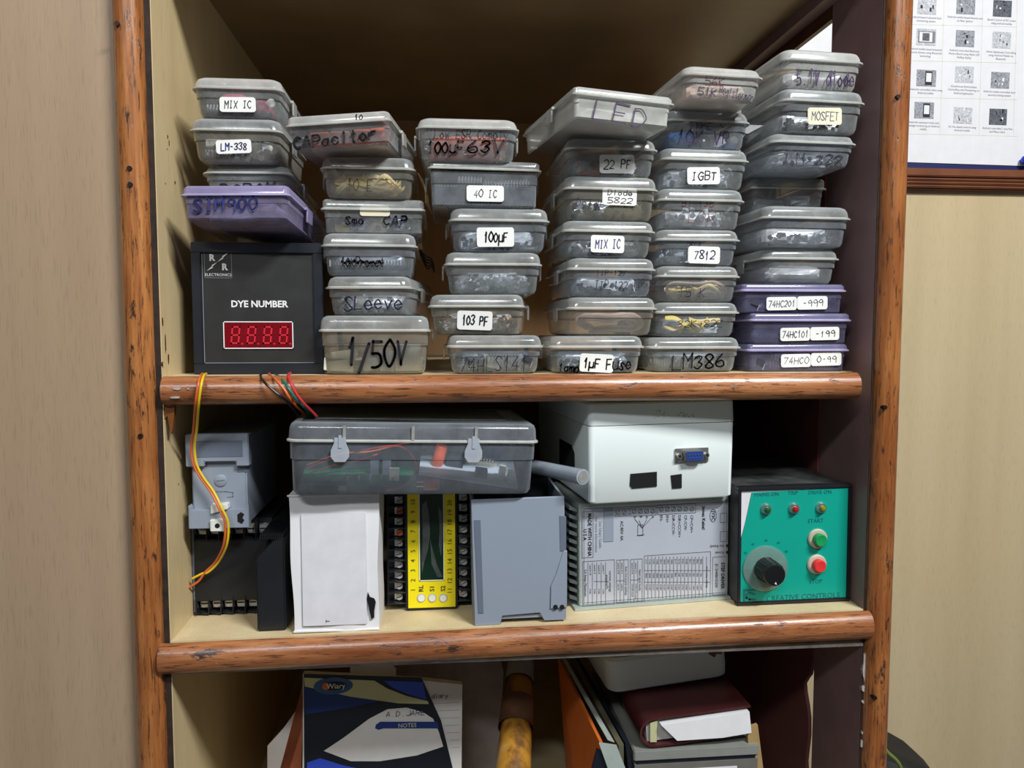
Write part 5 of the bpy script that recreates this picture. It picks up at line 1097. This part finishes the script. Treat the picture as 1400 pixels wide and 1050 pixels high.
bx('page_block', 'page_lined', bn, x0 + .008, x1 - .02, .006, .20, .0035, h - .004)
MB().prism([(x0 + .020, h - .006), (x1 - .003, h - .004), (x1 - .002, .004), (x1 - .030, .003), (x0 + .034, .006)], -.004, .004).build('loose_page', 'paper_white', bn)
MB().prism([(x0 + .010, .0045), (x0 + .016, .0040), (x0 + .018, h - .004), (x0 + .011, h - .006)], .002, .005).build('page_fold', 'cover_cream', bn)
wb = thing('power_adapter', 'white rounded plastic box with an orange stain, on the maroon binder', 'adapter', (.1650, .0980, zt + .0288), (0, R(-4.2), R(4)))
x0 = .0; x1 = .1270; hw = x1 - x0
loft([(hw - .010, .150, .010, 0), (hw - .002, .158, .012, .003), (hw, .160, .014, .012), (hw - .001, .159, .014, .033), (hw - .006, .154, .012, .0360)]).build('body', 'enclosure_white', wb, loc=((x0 + x1) / 2, .08, 0), smooth=True)
MB().prism([(x1 - .022, .028), (x1 - .016, .0235), (x1 - .014, .027), (x1 - .008, .026), (x1 - .009, .0322), (x1 - .020, .0325)], -.0004, .002).build('stain', 'glue', wb)
MB().lathe([(.0022, 0), (.0022, .003), (.0040, .004), (.0040, .0055)], 12, Matrix.Translation((x0 + .020, .006, .0355))).build('screw', 'steel', wb)

# ================================================================== WALL AT THE RIGHT
YW = .600
rail = thing('board_rail', 'brown wooden moulding along the foot of the notice board', 'moulding', (1.2, YW, 1.63))
zr1, zr0 = 1.6625, 1.6310
bx('backing', 'rail_wood', rail, -.55, .40, -.012, -.0002, zr0 - 1.63, zr1 - 1.63)
for i, (a_, c_, o_) in enumerate(((.0195, .0325, .020), (.0135, .0180, .017), (.0078, .0122, .017), (.0020, .0064, .017))):
    bx('moulding_ridge', 'rail_wood', rail, -.55, .40, -o_, -.012, zr0 - 1.63 + a_ , zr0 - 1.63 + c_, bevel=.0015)
nb = thing('notice_board', 'dark blue notice board behind the printed poster', 'notice board', (1.2, YW, 1.6635)); bx('board', 'blue_board', nb, -.55, .40, -.006, -.0002, 0, .85)
po = thing('printed_poster', 'white printed sheet of small captioned project pictures pinned to the wall', 'poster', (.87, YW - .0066, 1.6735), (0, R(.55), 0))
f = at(po); x0, z0 = -.105, 0.0; 
bx('sheet', 'paper_white', po, -.40, .175, -.0006, 0, .0005, .50)
caps = [[((1267, 8), (26, 22), 'picture_pale', 'Android based Industrial fault\nmonitoring system'), ((1320, 8), (26, 22), 'picture_grey', 'Android mobile based Security and\nno filter ignition'), ((1370, 12), (26, 21), 'picture_dark', 'Speed Control of DC motor\nusing android mobile')],
        [((1266, 51), (27, 21), 'picture_pale', 'Android mobile based Industrial\nSecurity System using Bluetooth\ntechnology'), ((1319, 53), (26, 21), 'picture_grey', 'Android controlled Electronic\nNotice Board using Alpha LED\nRolling display'), ((1369, 55), (26, 21), 'picture_pale', 'Home Appliances Controlling\nusing Android Mobile via\nBluetooth')],
        [((1266, 107), (27, 21), 'picture_grey', 'Bluetooth controlled robot using\nAndroid mobile'), ((1318, 102), (26, 21), 'picture_pale', 'Greenhouse Environment\nControlling with Monitoring on\nAndroid application'), ((1367, 110), (26, 21), 'picture_grey', 'Android mobile controlled door\nsecurity locking system')],
        [((1263, 151), (27, 21), 'picture_grey', 'Bluetooth operated robot with\nmessage monitoring on Android\nmobile'), ((1316, 158), (26, 21), 'picture_pale', 'AC Fan speed control using\nAndroid mobile'), ((1364, 160), (25, 21), 'picture_dark', 'Android controlled 2 axis Pick\nand Place robot')]]
capy = [(25, 32), (27, 35), (29, 37), (0, 0)]
for r_, rw in enumerate(caps):
    for (px, py), (pw_, ph_), mt_, tx in rw:
        x, z = f(px, py); hw, hh_ = pw_ * .00062, ph_ * .00062
        pic = bx('picture', mt_, po, x - hw, x + hw, -.0010, -.0006, z - hh_, z + hh_)
        if r_ >= 2 and px < 1290:
            bx('phone_print', 'print_black', pic, x - .002, x + .010, -.0012, -.0010, z - .011, z + .011); bx('phone_screen', 'print_white', pic, x - .0005, x + .0085, -.0014, -.0012, z - .006, z + .008)
        elif r_ == 1 and px < 1290:
            bx('phone_print', 'print_grey', pic, x - .014, x + .015, -.0012, -.0010, z - .009, z + .009, bevel=.0001); bx('phone_screen', 'print_white', pic, x - .012, x + .010, -.0014, -.0012, z - .0075, z + .0075); bx('phone_icon', 'picture_dark', pic, x - .007, x + .005, -.0016, -.0014, z - .006, z + .006)
        else:
            rg = random.Random(px)
            for i in range(5): a_ = x + rg.uniform(-.8, .7) * hw; c_ = z + rg.uniform(-.8, .7) * hh_; bx('print_detail', rg.choice(['print_black', 'print_grey', 'print_white']), pic, a_, a_ + rg.uniform(.001, .004), -.0011, -.0010, c_, c_ + rg.uniform(.002, .007))
        n_ = tx.count('\n') + 1; x2, z2 = f(px - 1, py + ph_ / 2 + 1.5 + 3.1 * n_); printed(tx, po, x2, z2, .0047, 'print_grey', -.0009, ang=-R(.3), sx=.92, line=1.15)
segs = []
for py in (33.5, 83, 133, 183): a_ = f(1240, py); c_ = f(1390, py + 3.5); segs.append(a_ + c_)
for px in (1291, 1344, 1391): a_ = f(px, -20); c_ = f(px - 6, 184); segs.append(a_ + c_)
lines('table_rule', segs, .0006, 'sticker_cream', po, -.0008)
pn = thing('push_pin', 'blue push pin at the lower corner of the poster', 'push pin')
p = U(1401, 219, YW - .014); MB().lathe([(.003, -.008), (.003, -.002), (.0072, .0), (.0078, .004), (.0050, .007)], 16, Matrix.Translation(p) @ Matrix.Rotation(R(90), 4, 'X')).build('head', 'pin_blue', pn, smooth=True)
MB().cyl((p.x, p.y + .007, p.z), (p.x, p.y + .0136, p.z), .0006, n=6).build('needle', 'steel', pn)
# black bag hanging low at the right edge of the cabinet
bgp = thing('backpack', 'black bag with green piping beside the right post', 'bag')
c0 = U(1196, 1062, .25)
b = MB(); n = 20
for z, w, d in ((0, .02, .03), (-.004, .045, .06), (-.02, .062, .075), (-.06, .074, .085), (-.30, .085, .09), (-.60, .085, .09), (c0.z * -1 + .002, .08, .085)):
    for i in range(n): t_ = i * 2 * math.pi / n; b.v.append((c0.x + .036 + w * math.cos(t_) * (1 + .04 * math.sin(5 * t_)), c0.y + .05 + d * math.sin(t_), c0.z + .02 + z + (.012 * -math.cos(t_) if z > -.1 else 0)))
for j in range(6): b.f += [(j * n + i, j * n + (i + 1) % n, (j + 1) * n + (i + 1) % n, (j + 1) * n + i) for i in range(n)]
b.f += [tuple(range(n)), tuple(range(6 * n, 7 * n))[::-1]]
b.build('body', 'bag_cloth', bgp, smooth=True)
pp = [U(x_, y_, .21) for x_, y_ in ((1206, 1016), (1213, 1028), (1224, 1038), (1231, 1048), (1236, 1066))]
MB().tube(smooth_path(pp, 5), .0022, 8).build('piping', 'bag_piping', bgp, smooth=True)

# ------------------------------------------------------------------ set type becomes flat mesh
bpy.context.view_layer.update(); dg = bpy.context.evaluated_depsgraph_get()
for o, ink in TEXTS:
    me = bpy.data.meshes.new_from_object(o.evaluated_get(dg)); nm = o.name
    n = bpy.data.objects.new('lettering', me); me.materials.clear(); me.materials.append(M[ink]); col.objects.link(n)
    n.parent = o.parent; n.matrix_local = o.matrix_local.copy(); bpy.data.objects.remove(o); n.name = nm
